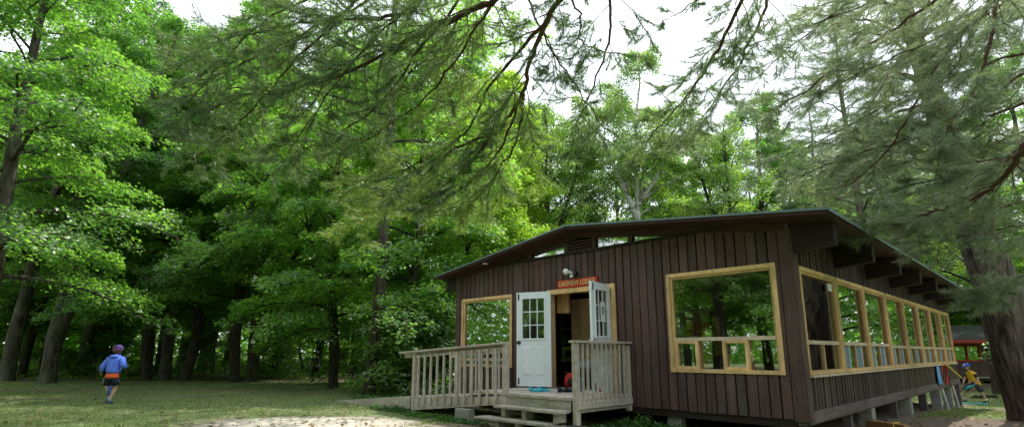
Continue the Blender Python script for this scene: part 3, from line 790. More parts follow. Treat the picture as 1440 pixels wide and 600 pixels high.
def sloped(name,x0,z0,x1,z1,y0,y1,t,m='deckwood'):
    b=PB(); b.hexa([(x0,y0,z0-t),(x1,y0,z1-t),(x1,y1,z1-t),(x0,y1,z0-t),(x0,y0,z0),(x1,y0,z1),(x1,y1,z1),(x0,y1,z0)]); return b.build(name,M[m],porch,.004)
post(XD,YO-.0,.26,1.40,.085); post(-6.93,YO,.06,1.275,.085)
post(XR,YO+.05,.19,1.40,.088); post(XR,-.115,.30,1.37,.08)
sloped('handrail',-7.45,1.262,XD+.04,1.42+.01,YO-.075,YO+.075,.034)
sloped('top_rail',-7.40,1.226,XD-.045,1.394,YO+.045,YO+.08,.09)
sloped('top_rail',-6.88,1.19,XD-.045,1.345,YO-.030,YO-.0,.04)
n=12
for k in range(n):
    x=-6.93+(XD+6.93)*(k+.95)/(n+.9)
    b=PB(); zt=1.195+(x+6.93)*.0545; b.box(x-.02,x+.02,YO-.068,YO-.032,rz(x)-.17,zt); b.build('baluster',M['deckwood'],porch,.003)
# rail on the wall side of the ramp
sloped('handrail',-7.1,1.262,-5.30,1.37,-.50,-.40,.034); sloped('top_rail',-7.1,1.22,-5.32,1.33,-.47,-.44,.08)
post(-6.93,-.45,.06,1.225,.085); post(-5.34,-.45,.2,1.33,.08)
for k in range(8):
    x=-6.93+1.59*(k+1)/9; b=PB(); b.box(x-.02,x+.02,-.52,-.485,rz(x)-.14,1.20+(x+6.93)*.06); b.build('baluster',M['deckwood'],porch,.003)
# railing on the right of the deck
b=PB(); b.box(XR-.075,XR+.075,YO-.02,-.055,1.40,1.434); b.build('handrail',M['deckwood'],porch,.004)
b=PB(); b.box(XR-.05,XR-.018,YO+.10,-.16,1.30,1.39); b.build('top_rail',M['deckwood'],porch,.004)
b=PB(); b.box(XR+.045,XR+.075,YO+.02,-.1,DZ-.16,DZ-.05); b.build('bottom_rail',M['deckwood'],porch,.004)
for k in range(10):
    y=YO+.06+(1.36)*(k+1)/11
    b=PB(); b.box(XR+.012,XR+.044,y-.02,y+.02,DZ-.14,1.385); b.build('baluster',M['deckwood'],porch,.003)
# steps
b=PB(); b.box(XD+.02,XR-.055,-1.86,YO-.052,.362,.40); b.build('step',M['stepwood'],porch,.005)
b=PB(); b.hexa([(XD-.24,-2.06,.185),(XR-.20,-1.98,.185),(XR-.20,-1.70,.185),(XD-.24,-1.78,.185),(XD-.24,-2.06,.222),(XR-.20,-1.98,.222),(XR-.20,-1.70,.222),(XD-.24,-1.78,.222)]); b.build('step',M['stepwood'],porch,.005)
for x in (XD+.15,XD+.62,XR-.22):
    b=PB(); b.box(x,x+.09,-1.80,-1.60,.225,.36); b.box(x,x+.09,-1.95,-1.6,.03,.183); b.build('step_support',M['stepwood'],porch,.004)
def concrete_block(loc,rz_,sx,sy,sz,label,name='concrete_block'):
    o=MB().box(-sx/2,sx/2,-sy/2,sy/2,0,sz).build(name,M['concrete'],None,.012); o.location=loc; o.rotation_euler=(0,0,rz_)
    return tag(o,label,'concrete block')
p=loc2w(-5.22,-1.62,0); concrete_block((p.x,p.y,gz(p.x,p.y)-.02),-YAW,.40,.20,.24,'reddish grey concrete block propping the low edge of the ramp')
p=loc2w(XR+.03,YO+.03,0); concrete_block((p.x,p.y,gz(p.x,p.y)-.02),-YAW,.42,.30,.17,'flat concrete pad under the corner post of the porch railing','concrete_pad')

# sign ----------------------------------------------------------------------
sg=tag(empty('sign',loc2w(-3.82,-.05,2.56),-YAW),'red wooden sign reading LAKEVIEW LODGE in cream letters above the open doors','sign')
MB(S).box(-.485,.485,-.02,.018,-.08,.08).build('sign_board',M['red'],sg,.008)
tc=bpy.data.curves.new('lettering','FONT'); tc.body='LAKEVIEW LODGE'; tc.align_x='CENTER'; tc.align_y='CENTER'
for i in range(len(tc.body)): tc.body_format[i].use_small_caps=False
tc.size=.165; tc.extrude=.004; tc.offset=.0012; tc.space_character=1.04; tc.resolution_u=3
to=bpy.data.objects.new('lettering_source',tc); COL.objects.link(to)
bpy.context.view_layer.update()
dg=bpy.context.evaluated_depsgraph_get()
tm=bpy.data.meshes.new_from_object(to.evaluated_get(dg)); bpy.data.objects.remove(to)
vx=[v.co.x for v in tm.vertices]; k=(.485*2*S*.90)/(max(vx)-min(vx)); cxm=(max(vx)+min(vx))/2
for v in tm.vertices:
    x,y,z=(v.co.x-cxm)*k,v.co.y,v.co.z
    big = 1.16 if (x < -.40*S or (.075*S<x<.160*S)) else 1.0
    v.co=(x, -.0245*S-z, y*.90)
tm.materials.clear()
link('lettering',tm,M['letter'],sg)
# flood light above the sign
fl=tag(empty('flood_light',loc2w(-3.86,-.06,2.74),-YAW),'twin outdoor flood lamp with one white globe and dark sockets over the red sign','lamp')
MB(S).tube([(0,.03,0),(0,-.03,0)],[.055,.05],12).build('mount',M['black'],fl)
MB(S).tube([(0,-.03,0),(-.05,-.08,.02),(-.08,-.12,.03)],[.016,.03,.035],10).ball((-.10,-.15,.035),(.06,.06,.06)).build('lamp_globe',M['lampwhite'],fl)
MB(S).tube([(0,-.03,0),(.05,-.07,-.01),(.10,-.12,-.02)],[.016,.028,.05],10).build('lamp_socket',M['black'],fl)
MB(S).tube([(0,-.03,0),(0,-.07,-.04),(.0,-.10,-.06)],[.014,.022,.03],10).ball((0,-.12,-.065),(.028,.028,.028)).build('sensor',M['lampwhite'],fl)

# ------------------------------------------------------------------ things on and around the porch
def shoe_mesh(L=.26,w=.095,h=.09):
    b=MB()
    secs=[(-.5,.30,.95,.0),(-.38,.42,1.0,.0),(-.1,.40,.62,.0),(.15,.48,.60,.0),(.36,.46,.45,.0),(.5,.26,.25,.02)]
    vs=[];n=10
    for (u,hw,hh,z0) in secs:
        for k in range(n):
            a=2*math.pi*k/n
            vs.append((u*L, hw*w*math.cos(a), h*(z0+hh*.5+hh*.5*math.sin(a))))
    fs=[(i*n+k,i*n+(k+1)%n,(i+1)*n+(k+1)%n,(i+1)*n+k) for i in range(len(secs)-1) for k in range(n)]
    fs+=[tuple(range(n))[::-1],tuple(range((len(secs)-1)*n,len(secs)*n))]
    b.add(vs,fs,True); return b
def shoe(loc,rz_,mat,label,sole='charcoal',group=None,sc=1.0):
    e=tag(empty('shoe',loc,rz_),label,'shoe',group); e.scale=(sc,)*3
    shoe_mesh().build('upper',M[mat],e); MB().box(-.125,.12,-.042,.042,-.002,.018).build('sole',M[sole],e,.006)
    MB().ball((-.065,0,.078),(.045,.026,.012),10,5).build('opening',M['black'],e)
    return e
dk=lambda x,y:loc2w(x,y,DZ+.006)
shoe(dk(-4.05,-.78),R(20),'cyan','cyan rubber shoe lying alone by the foot of the open white door','cyan',sc=1.0)
shoe(dk(-4.12,-.92),R(-15),'cyan','second cyan shoe nearest the deck edge, toe towards the steps','cyan',sc=.95)
shoe(dk(-3.72,-.70),R(70),'darkcloth','black shoe standing left in the pair in front of the doorway','black')
shoe(dk(-3.62,-.62),R(60),'darkcloth','black shoe standing right in the pair in front of the doorway','black')
shoe(dk(-3.56,-.44),R(15),'blueshoe','blue and grey shoe just behind the black pair in the doorway','cyan')
# heap of bags just inside the door
fz=lambda x,y:loc2w(x,y,.60)
bag=tag(empty('backpack',fz(-4.26,.26),R(-30)),'red backpack with black panel lying inside the open doorway','backpack'); bag.scale=(.8,.8,.8)
bb=MB(); vs=[]
for i,(z,w_,d_) in enumerate(((0,.17,.10),(.03,.20,.13),(.18,.19,.14),(.30,.16,.11),(.37,.09,.06))):
    for k in range(16):
        a=2*math.pi*k/16; c_,s_=math.cos(a),math.sin(a); q_=.62
        vs.append((w_*math.copysign(abs(c_)**q_,c_)+.012*math.sin(3*k+i),d_*math.copysign(abs(s_)**q_,s_)+.01*math.cos(5*k+2*i),z))
bb.add(vs,[(i*16+k,i*16+(k+1)%16,(i+1)*16+(k+1)%16,(i+1)*16+k) for i in range(4) for k in range(16)]+[tuple(range(16))[::-1],tuple(range(64,80))],True).build('body',M['redcloth'],bag)
MB().ball((.05,-.12,.14),(.12,.05,.11),12,8).build('pocket',M['darkcloth'],bag)
MB().tube([(-.12,.1,.34),(-.15,-.02,.42),(-.13,-.14,.34)],.018,6).build('strap',M['darkcloth'],bag)
tw=tag(MB().ball((0,0,.11),(.30,.20,.11),14,7).ball((.16,.05,.2),(.2,.16,.08),12,6).build('towel',M['greytowel']),'crumpled grey blue towel piled behind the red backpack','towel')
tw.location=fz(-4.22,.66); tw.rotation_euler=(0,0,.4)
crate=tag(empty('storage_bin',fz(-4.22,.66),-YAW),'dark storage bin under the grey blue towel','bin')
for nm,bx in (('bin_body',(-.22,.22,-.16,.16,0,.26)),('bin_rim',(-.24,.24,-.18,.18,.262,.30))): MB().box(*bx).build(nm,M['charcoal'],crate,.01)
tw.location.z+=.302
bt=tag(empty('boot',fz(-3.88,.16),R(-100)),'dark tall boot standing in the doorway right of the teal bottle','boot')
shoe_mesh(.28,.1,.1).build('foot',M['darkcloth'],bt); MB().tube([(-.08,0,.06),(-.085,0,.18),(-.08,0,.30)],[.05,.052,.058],12).build('shaft',M['darkcloth'],bt)
wb=tag(empty('water_bottle',fz(-4.02,.22)),'teal water bottle standing between red backpack and door jamb','bottle')
MB().tube([(0,0,0),(0,0,.17),(0,0,.20)],[.04,.04,.02],12).build('bottle_body',M['teal'],wb); MB().tube([(0,0,.20),(0,0,.235)],[.024,.024],12).build('cap',M['black'],wb)
ball=tag(MB().ball((0,0,.06),(.08,.06,.05),12,6).build('cloth_bundle',M['redcloth']),'small red cloth bundle on the deck behind the railing balusters','cloth')
ball.location=dk(-3.0,-.62)

# beam with rope, towel, hose and paddle along the side wall
p=at(1246,598,9.6); g0=gpos(1232,10.2); g1=gpos(1268,9.7)
bmz=tag(empty('timber_beam',((g0.x+g1.x)/2,(g0.y+g1.y)/2,gz(g0.x,g0.y)),math.atan2(g1.y-g0.y,g1.x-g0.x)),'orange brown timber beam lying on the ground beside the piers','beam')
MB().box(-.42,.36,-.07,.07,.0,.17).build('timber',M['orangewood'],bmz,.01)
MB().box(.361,.366,-.068,.068,.002,.168).build('end_grain',M['ply'],bmz)
MB().tube([(.20,-.085,0.01),(.18,-.085,.12),(.17,-.06,.182),(.16,.07,.185),(.13,.085,.1),(.18,.1,.02)],.010,6).build('rope',M['yellowrope'],bmz)
def wl(y,z,d=.06): return loc2w(d,y,z)
def wob_sheet(name,y0,y1,z0,z1,mat,label,cat,d=.07):
    mb=MB(); vs=[];fs=[]; nx_,nz=9,10
    for j in range(nz):
        for i in range(nx_):
            u=i/(nx_-1); v=j/(nz-1)
            pinch=.55+.45*min(1,v*1.6)
            p=loc2w(d+.02*math.sin(u*14+v*2)*(0.3+v),(y0+y1)/2+(u-.5)*(y1-y0)*pinch,z1+(z0-z1)*v+.01*math.sin(u*9))
            vs.append(tuple(p))
    for j in range(nz-1):
        for i in range(nx_-1): fs.append((j*nx_+i,j*nx_+i+1,(j+1)*nx_+i+1,(j+1)*nx_+i))
    mb.add(vs,fs,True); o=mb.build(name,M[mat]); s=o.modifiers.new('thick','SOLIDIFY'); s.thickness=.012
    return tag(o,label,cat)
wob_sheet('towel',9.95,10.55,.42,.90,'bluetowel','blue towel hanging from a nail on the side wall below the windows','towel')
pts=[loc2w(.07,11.35+.42*math.sin(a)+.12*math.sin(2*a),.66+.26*math.cos(a)+.04*math.cos(3*a)) for a in np.linspace(0,2*math.pi,22)]
tag(MB().tube(pts+[loc2w(.08,11.9,.42),loc2w(.08,12.0,.30)],.016,6).build('rope',M['redrope']),'red rope hanging in a loop on the side wall beside the blue towel','rope')
pa=tag(empty('paddle',loc2w(.10,11.5,.93),0),'yellow wooden pole leaning from the side wall near the red rope','pole')
q0=Vector((0,0,0)); q1=loc2w(.26,12.75,.52)-loc2w(.10,11.5,.93)
MB().tube([q0,q0.lerp(q1,.5),q1],[.028,.026,.026],8).build('shaft',M['yellowrope'],pa)
MB().tube([q1,q1+(q1.normalized()*.06)],[.03,.03],8).build('tip',M['charcoal'],pa)

# ------------------------------------------------------------------ people
def skin_mesh(name,chains,sub=2):
    """chains: list of [(x,y,z,r),...]; vertices at the same place are merged; first vertex is the root"""
    vs=[];rad=[];ed=[];idx={}
    for ch in chains:
        prev=None
        for (x,y,z,r) in ch:
            k=(round(x,4),round(y,4),round(z,4))
            if k not in idx: idx[k]=len(vs); vs.append((x,y,z)); rad.append(r)
            i=idx[k]
            if prev is not None and prev!=i: ed.append((prev,i))
            prev=i
    me=bpy.data.meshes.new(name); me.from_pydata(vs,ed,[]); me.update()
    o=bpy.data.objects.new(name+'_source',me); COL.objects.link(o)
    md=o.modifiers.new('skin','SKIN'); md.use_smooth_shade=True
    for i,r in enumerate(rad):
        d=me.skin_vertices[0].data[i]; d.radius=(r,r) if not hasattr(r,'__len__') else r; d.use_root=(i==0)
    s=o.modifiers.new('sub','SUBSURF'); s.levels=sub; s.render_levels=sub
    bpy.context.view_layer.update(); g=bpy.context.evaluated_depsgraph_get()
    out=bpy.data.meshes.new_from_object(o.evaluated_get(g)); bpy.data.objects.remove(o); bpy.data.meshes.remove(me)
    out.name=name; out.materials.clear(); return out
def join_meshes(name,ms):
    mb=MB()
    for m in ms: mb.add([tuple(v.co) for v in m.vertices],[tuple(p.vertices) for p in m.polygons],True)
    return mb.mesh(name)
def hand_chains(p,d,side,k=1.0):
    """five bent fingers growing from the palm at p along d; side = thumb direction"""
    p=Vector(p); d=Vector(d).normalized(); s=Vector(side); s=(s-d*s.dot(d)).normalized(); n=d.cross(s)
    out=[[(*p,.026*k),(*(p+d*.045*k),.030*k)]]
    for i,(o,L) in enumerate(((.026,.062),(.009,.072),(-.009,.066),(-.026,.052))):
        b=p+d*.06*k+s*o*k
        out.append([(*(p+d*.04*k+s*o*k),.012*k),(*b,.010*k),(*(b+d*L*.5*k+n*.012*k),.0085*k),(*(b+d*L*.75*k+n*.04*k),.007*k)])
    b=p+d*.015*k+s*.025*k
    out.append([(*(p+d*.012*k+s*.012*k),.013*k),(*(b+s*.018*k+d*.02*k),.011*k),(*(b+s*.024*k+d*.05*k+n*.02*k),.009*k)])
    return out
def head(mb,c,r,face):
    """skull, jaw, nose, ears as one surface set; face = unit vector"""
    f=Vector(face).normalized(); s=f.cross(Vector((0,0,1))).normalized(); c=Vector(c)
    mb.ball(c,(r*.80,r*.80,r),14,10); mb.ball(c+f*r*.18+Vector((0,0,-r*.42)),(r*.62,r*.62,r*.58),12,8)
    mb.ball(c+f*r*.88+Vector((0,0,-r*.12)),(r*.14,r*.14,r*.2),8,6)
    for k in (-1,1): mb.ball(c+s*k*r*.80-Vector((0,0,r*.08)),(r*.12,r*.2,r*.26),8,6)
    mb.ball(c+f*r*.74+Vector((0,0,-r*.5)),(r*.2,r*.2,r*.06),8,5)
def eyes(c,r,face,parent):
    f=Vector(face).normalized(); s=f.cross(Vector((0,0,1))).normalized(); c=Vector(c)
    for k in (-1,1): MB().ball(c+f*r*.72+s*k*r*.3+Vector((0,0,r*.06)),r*.09,8,6).build('eye',M['black'],parent)
def cap(mb_crown,mb_brim,c,r,brim_dir):
    c=Vector(c); b=Vector(brim_dir).normalized(); s=b.cross(Vector((0,0,1))).normalized()
    vs=[];n=16;m=5
    for i in range(m+1):
        t=(math.pi/2)*i/m
        for k in range(n):
            a=2*math.pi*k/n
            vs.append(tuple(c+(b*math.cos(a)+s*math.sin(a))*(r*.93*math.cos(t))+Vector((0,0,r*.05+r*.98*math.sin(t)))))
    fs=[(i*n+k,i*n+(k+1)%n,(i+1)*n+(k+1)%n,(i+1)*n+k) for i in range(m) for k in range(n)]
    mb_crown.add(vs,fs,True)
    bv=[];nb=9
    for k in range(nb):
        a=-1.1+2.2*k/(nb-1); inn=c+(b*math.cos(a)+s*math.sin(a))*r*.86+Vector((0,0,r*.10)); out=c+b*(r*.86+r*.75*math.cos(a*.9))+s*math.sin(a)*r*.92+Vector((0,0,r*.02))
        bv+=[tuple(inn),tuple(out),tuple(inn+Vector((0,0,.012))),tuple(out+Vector((0,0,.010)))]
    bf=[]
    for k in range(nb-1):
        i=4*k; j=i+4
        bf+=[(i,i+1,j+1,j),(i+2,j+2,j+3,i+3),(i+1,i+3,j+3,j+1),(i,j,j+2,i+2)]
    mb_brim.add(bv,bf,True)
def oriented_shoe(par,heel,toe,up,mat,name='shoe',k=1.0):
    heel=Vector(heel);toe=Vector(toe); x=(toe-heel).normalized(); u=Vector(up); u=(u-x*u.dot(x)).normalized(); y=u.cross(x)
    Mx=Matrix((x,y,u)).transposed().to_4x4(); Mx.translation=(heel+toe)/2
    m=shoe_mesh((toe-heel).length*1.05,.1*k,.1*k).mesh(name)
    m.transform(Mx); return link(name,m,M[mat],par)
def loft(mb,secs,n=18,cap=True):
    """secs: (centre, rx, ry) horizontal ellipses"""
    vs=[(c[0]+rx*math.cos(2*math.pi*k/n)*(1+.025*math.sin(5*k+i*2)),c[1]+ry*math.sin(2*math.pi*k/n)*(1+.025*math.cos(4*k+i)),c[2]) for i,(c,rx,ry) in enumerate(secs) for k in range(n)]
    m=len(secs); fs=[(i*n+k,i*n+(k+1)%n,(i+1)*n+(k+1)%n,(i+1)*n+k) for i in range(m-1) for k in range(n)]
    if cap: fs+=[tuple(range(n))[::-1],tuple(range((m-1)*n,m*n))]
    return mb.add(vs,fs,True)
# running boy, seen from behind
bp=at(152,567,14.3); bz=gz(bp.x,bp.y)
boy=tag(empty('person',(bp.x,bp.y,bz)),'child running away over the grass in blue hoodie, dark shorts and purple cap','person')
hip=(.00,.0,.72); 
lk=(-.185,.10,.44); la=(.06,-.16,.40); lf=(.10,-.20,.36)
rk=(.055,.10,.415); ra=(.0,-.02,.09)
body=skin_mesh('body',[[(0,0,.74,.09),(0,.03,.92,.085),(0,.05,1.10,.08),(0,.06,1.17,.05),(0,.07,1.235,.052),(0,.08,1.30,.05)],
   [(0,0,.74,.09),(-.085,0,.70,.085),(lk[0],lk[1],lk[2],.052),(la[0],la[1],la[2],.034),(lf[0],lf[1],lf[2],.03)],
   [(0,0,.74,.09),(.085,.01,.70,.085),(rk[0],rk[1],rk[2],.052),(ra[0],ra[1],ra[2],.036),(ra[0],ra[1]+.03,.05,.03)],
   [(0,.05,1.10,.08),(-.15,.05,1.12,.045),(-.265,-.03,.93,.042),(-.315,.02,.80,.030)],
   [(0,.05,1.10,.08),(.15,.05,1.12,.045),(.27,-.02,.96,.042),(.20,.20,.93,.030)]])
hl=skin_mesh('hand',[c for c in hand_chains((-.318,.025,.785),(-.1,.2,-1),(1,.3,0),.85)],1)
hr=skin_mesh('hand',[c for c in hand_chains((.195,.215,.935),(-.4,1,0),(0,0,1),.85)],1)
hb=MB(); head(hb,(0,.085,1.375),.112,(0,1,0)); hm=hb.mesh('head')
link('body',join_meshes('boy_body',[body,hl,hr,hm]),M['skin'],boy)
eyes((0,.085,1.375),.112,(0,1,0),boy)
hd=skin_mesh('hoodie',[[(0,.0,.745,.175),(0,.02,.88,.178),(0,.04,1.02,.178),(0,.05,1.12,.15),(0,.06,1.20,.095)],
   [(0,.05,1.12,.15),(-.165,.05,1.125,.095),(-.268,-.03,.94,.072),(-.312,.018,.825,.054)],
   [(0,.05,1.12,.15),(.165,.05,1.125,.095),(.275,-.02,.965,.072),(.215,.165,.94,.054)],
   [(0,.06,1.20,.095),(0,-.02,1.20,.075)]])
h_=link('hoodie',hd,M['hoodie'],boy)
link('hood',MB().ball((0,-.03,1.205),(.125,.085,.05),14,8).mesh('hood'),M['hoodie'],h_)
link('shirt_hem',loft(MB(),[((0,0,.665),.165,.125),((0,0,.70),.165,.125),((0,0,.775),.15,.115)]).mesh('hem'),M['orange'],boy)
sm=MB(); loft(sm,[((0,0,.60),.12,.10),((0,0,.66),.155,.118),((0,0,.72),.152,.115)])
sm.tube([(-.082,.0,.67),(-.12,.04,.59),(-.16,.075,.50)],[.092,.096,.092],14); sm.tube([(.08,.0,.67),(.072,.04,.58),(.066,.072,.50)],[.092,.094,.090],14)
so_=link('shorts',sm.mesh('shorts'),M['navy'],boy)
link('side_stripe',MB().tube([(-.158,-.02,.665),(-.198,.012,.60),(-.238,.045,.52)],[.020,.022,.022],6).mesh('stripe'),M['stripe'],so_)
link('sock',MB().tube([la,Vector(la).lerp(Vector(lk),.30)],[.042,.046],10).mesh('sock'),M['greysock'],boy)
link('sock',MB().tube([(ra[0],ra[1],.07),(ra[0]+.012,ra[1]+.02,.17)],[.043,.046],10).mesh('sock'),M['greysock'],boy)
oriented_shoe(boy,(.07,-.20,.46),(.13,-.22,.24),(.2,1,.1),'blueshoe')
oriented_shoe(boy,(-.02,-.06,.045),(-.01,.16,.0),(0,.2,1),'blueshoe')
a_,b_=MB(),MB(); cap(a_,b_,(0,.085,1.385),.128,(-.35,1,0)); cp=a_.build('cap',M['purplecap'],boy); b_.build('brim',M['pinkstraps'],cp)
link('hair',MB().ball((0,.06,1.345),(.098,.09,.075),12,8).mesh('hair'),M['hair'],boy)
MB().tube([(-.075,.01,1.395),(0,-.018,1.395),(.075,.01,1.395)],[.02,.02,.02],8).build('cap_band',M['pinkstraps'],cp)

# bending man by the far corner, facing left
mp=gpos(1366,20.3)
man=tag(empty('person',mp),'person in yellow sleeveless vest, blue cap and grey shorts striding beside the far lodge corner','person'); man.scale=(.90,.90,.90)
k_=.97
def sc(ch): return [(x*k_,y*k_,z*k_,(r*k_)) for (x,y,z,r) in ch]
P_=(.14,.0,.80); 
C_=[[(*P_,.125),(.12,0,.96,.10),(.10,0,1.14,.09),(.065,0,1.25,.075),(.03,0,1.31,.058),(.0,0,1.36,.055)],
 [(*P_,.125),(.06,.10,.76,.10),(-.12,.20,.50,.062),(-.05,.34,.16,.042),(-.05,.36,.08,.035)],
 [(*P_,.125),(.20,-.09,.74,.10),(.30,-.12,.46,.062),(.42,-.15,.12,.042),(.42,-.15,.06,.036)],
 [(.10,0,1.14,.09),(.09,-.18,1.20,.062),(.14,-.24,.95,.046),(.01,-.20,.76,.034)],
 [(.10,0,1.14,.09),(.07,.18,1.20,.062),(-.02,.24,.96,.046),(-.15,.20,.78,.034)]]
bm_=skin_mesh('body',[sc(c) for c in C_])
h1=skin_mesh('hand',hand_chains((-.003,-.195,.725),(-.7,0,-.6),(0,1,.3)),1); h2=skin_mesh('hand',hand_chains((-.16,.195,.745),(-.7,0,-.5),(0,-1,.3)),1)
hb=MB(); head(hb,(-.03,0,1.43),.112,(-1,0,-.12)); 
link('body',join_meshes('man_body',[bm_,h1,h2,hb.mesh('h')]),M['skin'],man); eyes((-.03,0,1.43),.112,(-1,0,-.12),man)
link('vest',loft(MB(),[((.235,0,.70),.165,.185),((.20,0,.78),.165,.185),((.15,0,.93),.160,.185),((.12,0,1.06),.160,.20),((.10,0,1.15),.150,.215),((.085,0,1.205),.12,.20),((.07,0,1.245),.09,.12),((.06,0,1.265),.07,.075)]).mesh('vest'),M['yellow'],man)
for a,b2 in (((.09,-.18,1.20),(.125,-.225,1.03)),((.07,.18,1.20),(.01,.225,1.04))):
    link('sleeve',skin_mesh('sleeve',[sc([(*a,.082),(*Vector(a).lerp(Vector(b2),.5),.078),(*b2,.066)])]),M['navy'],man)
sm=MB(); loft(sm,[((.15,0,.68),.13,.13),((.15,0,.76),.150,.16),((.15,0,.84),.145,.155)])
sm.tube([(.10,.06,.74),(.0,.14,.63),(-.10,.195,.50)],[.118,.112,.100],14); sm.tube([(.18,-.06,.73),(.24,-.10,.60),(.295,-.118,.46)],[.118,.110,.098],14)
link('shorts',sm.mesh('shorts'),M['charcoal'],man)
for (x,y,z),(x2,y2,z2) in (((-.05,.36,.07),(-.055,.33,.20)),((.42,-.15,.05),(.405,-.147,.18))):
    link('sock',MB().tube([(x*k_,y*k_,z*k_),(x2*k_,y2*k_,z2*k_)],[.045,.05],10).mesh('sock'),M['whitesock'],man)
oriented_shoe(man,(.02,.35,.035),(-.24,.37,.0),(0,0,1),'darkcloth'); oriented_shoe(man,(.49,-.14,.045),(.23,-.16,.0),(.1,0,1),'darkcloth')
a_,b_=MB(),MB(); cap(a_,b_,(-.03,0,1.445),.128,(-1,0,-.1)); cp=a_.build('cap',M['bluecap'],man); b_.build('brim',M['bluecap'],cp)
MB().ball((-.145,0,1.50),(.015,.06,.045),10,6).build('front_panel',M['stripe'],cp)
link('hair',MB().ball((.0,0,1.41),(.10,.095,.07),12,8).mesh('hair'),M['hair'],man)
# teal cloth in the hands, teal mat on the ground
tc_=tag(MB().tube([(-.02,-.20,.71),(-.14,-.16,.66),(-.24,-.10,.60),(-.32,-.08,.50)],[.02,.045,.055,.03],8).build('towel',M['teal']),'bunched teal cloth held in the hands of the yellow vested person','towel')
tc_.location=mp; tc_.scale=(.90,.90,.90)
mt_=MB(); 
for i in range(1): mt_.box(-.42,.42,-.16,.16,.0,.025)
mt_=mt_.build('mat',M['cyan'],None,.008); q=gpos(1364,19.9); mt_.location=(q.x,q.y,q.z+.005); mt_.rotation_euler=(0,0,R(-25)); tag(mt_,'turquoise foam mat lying on the grass beneath the striding person','mat')
pl=tag(empty('plank_pile',gpos(1381,22.5),R(10)),'low pile of dark planks on the grass behind the person in yellow','planks')
for i,(y,z) in enumerate(((-.15,0),(.02,0),(-.06,.055))): MB().box(-.55+.05*i,.5+.04*i,y,y+.14,z,z+.05).build('plank',M['beam'],pl,.006)

# dark walker under the trees
wp=gpos(443,25.2)
wk=tag(empty('person',wp,R(70)),'small dark clothed figure walking on the shaded track under the trees','person')
C2=[[(0,0,.70,.10),(0,.0,.88,.105),(0,.0,1.02,.10),(0,0,1.10,.05),(0,.01,1.16,.045)],
 [(0,0,.70,.10),(-.07,.0,.66,.075),(-.07,.13,.37,.048),(-.07,.08,.07,.034)],[(0,0,.70,.10),(.07,0,.66,.075),(.07,-.03,.37,.048),(.07,-.24,.10,.034)],
 [(0,0,1.02,.10),(-.14,0,1.04,.05),(-.19,-.08,.84,.038),(-.18,.0,.68,.028)],[(0,0,1.02,.10),(.14,0,1.04,.05),(.19,.06,.84,.038),(.18,.18,.74,.028)]]
b0=skin_mesh('body',C2); hb=MB(); head(hb,(0,.02,1.25),.10,(0,1,0))
link('body',join_meshes('walker_body',[b0,hb.mesh('h'),skin_mesh('hand',hand_chains((-.18,.01,.665),(0,.2,-1),(0,1,0),.8),1),skin_mesh('hand',hand_chains((.18,.19,.73),(0,.8,-.5),(-1,0,0),.8),1)]),M['skin'],wk); eyes((0,.02,1.25),.10,(0,1,0),wk)
link('shirt',skin_mesh('shirt',[[(0,0,.68,.125),(0,.0,.88,.125),(0,.0,1.02,.12),(0,0,1.09,.07)],[(0,0,1.02,.12),(-.14,0,1.04,.068),(-.185,-.075,.85,.056),(-.185,-.01,.71,.044)],[(0,0,1.02,.12),(.14,0,1.04,.068),(.19,.06,.85,.056),(.185,.16,.755,.044)]]),M['darkcloth'],wk)
link('trousers',skin_mesh('trousers',[[(0,0,.69,.12),(-.07,0,.64,.095),(-.07,.13,.38,.066),(-.07,.09,.12,.052)],[(0,0,.69,.12),(.07,0,.64,.095),(.07,-.03,.38,.066),(.07,-.22,.14,.052)]]),M['darkcloth'],wk)
oriented_shoe(wk,(-.07,.02,.035),(-.07,.23,0),(0,0,1),'black'); oriented_shoe(wk,(.07,-.31,.12),(.07,-.20,-.0),(0,1,.6),'black')
link('hair',MB().ball((0,-.005,1.28),(.098,.095,.10),12,8).mesh('hair'),M['hair'],wk)

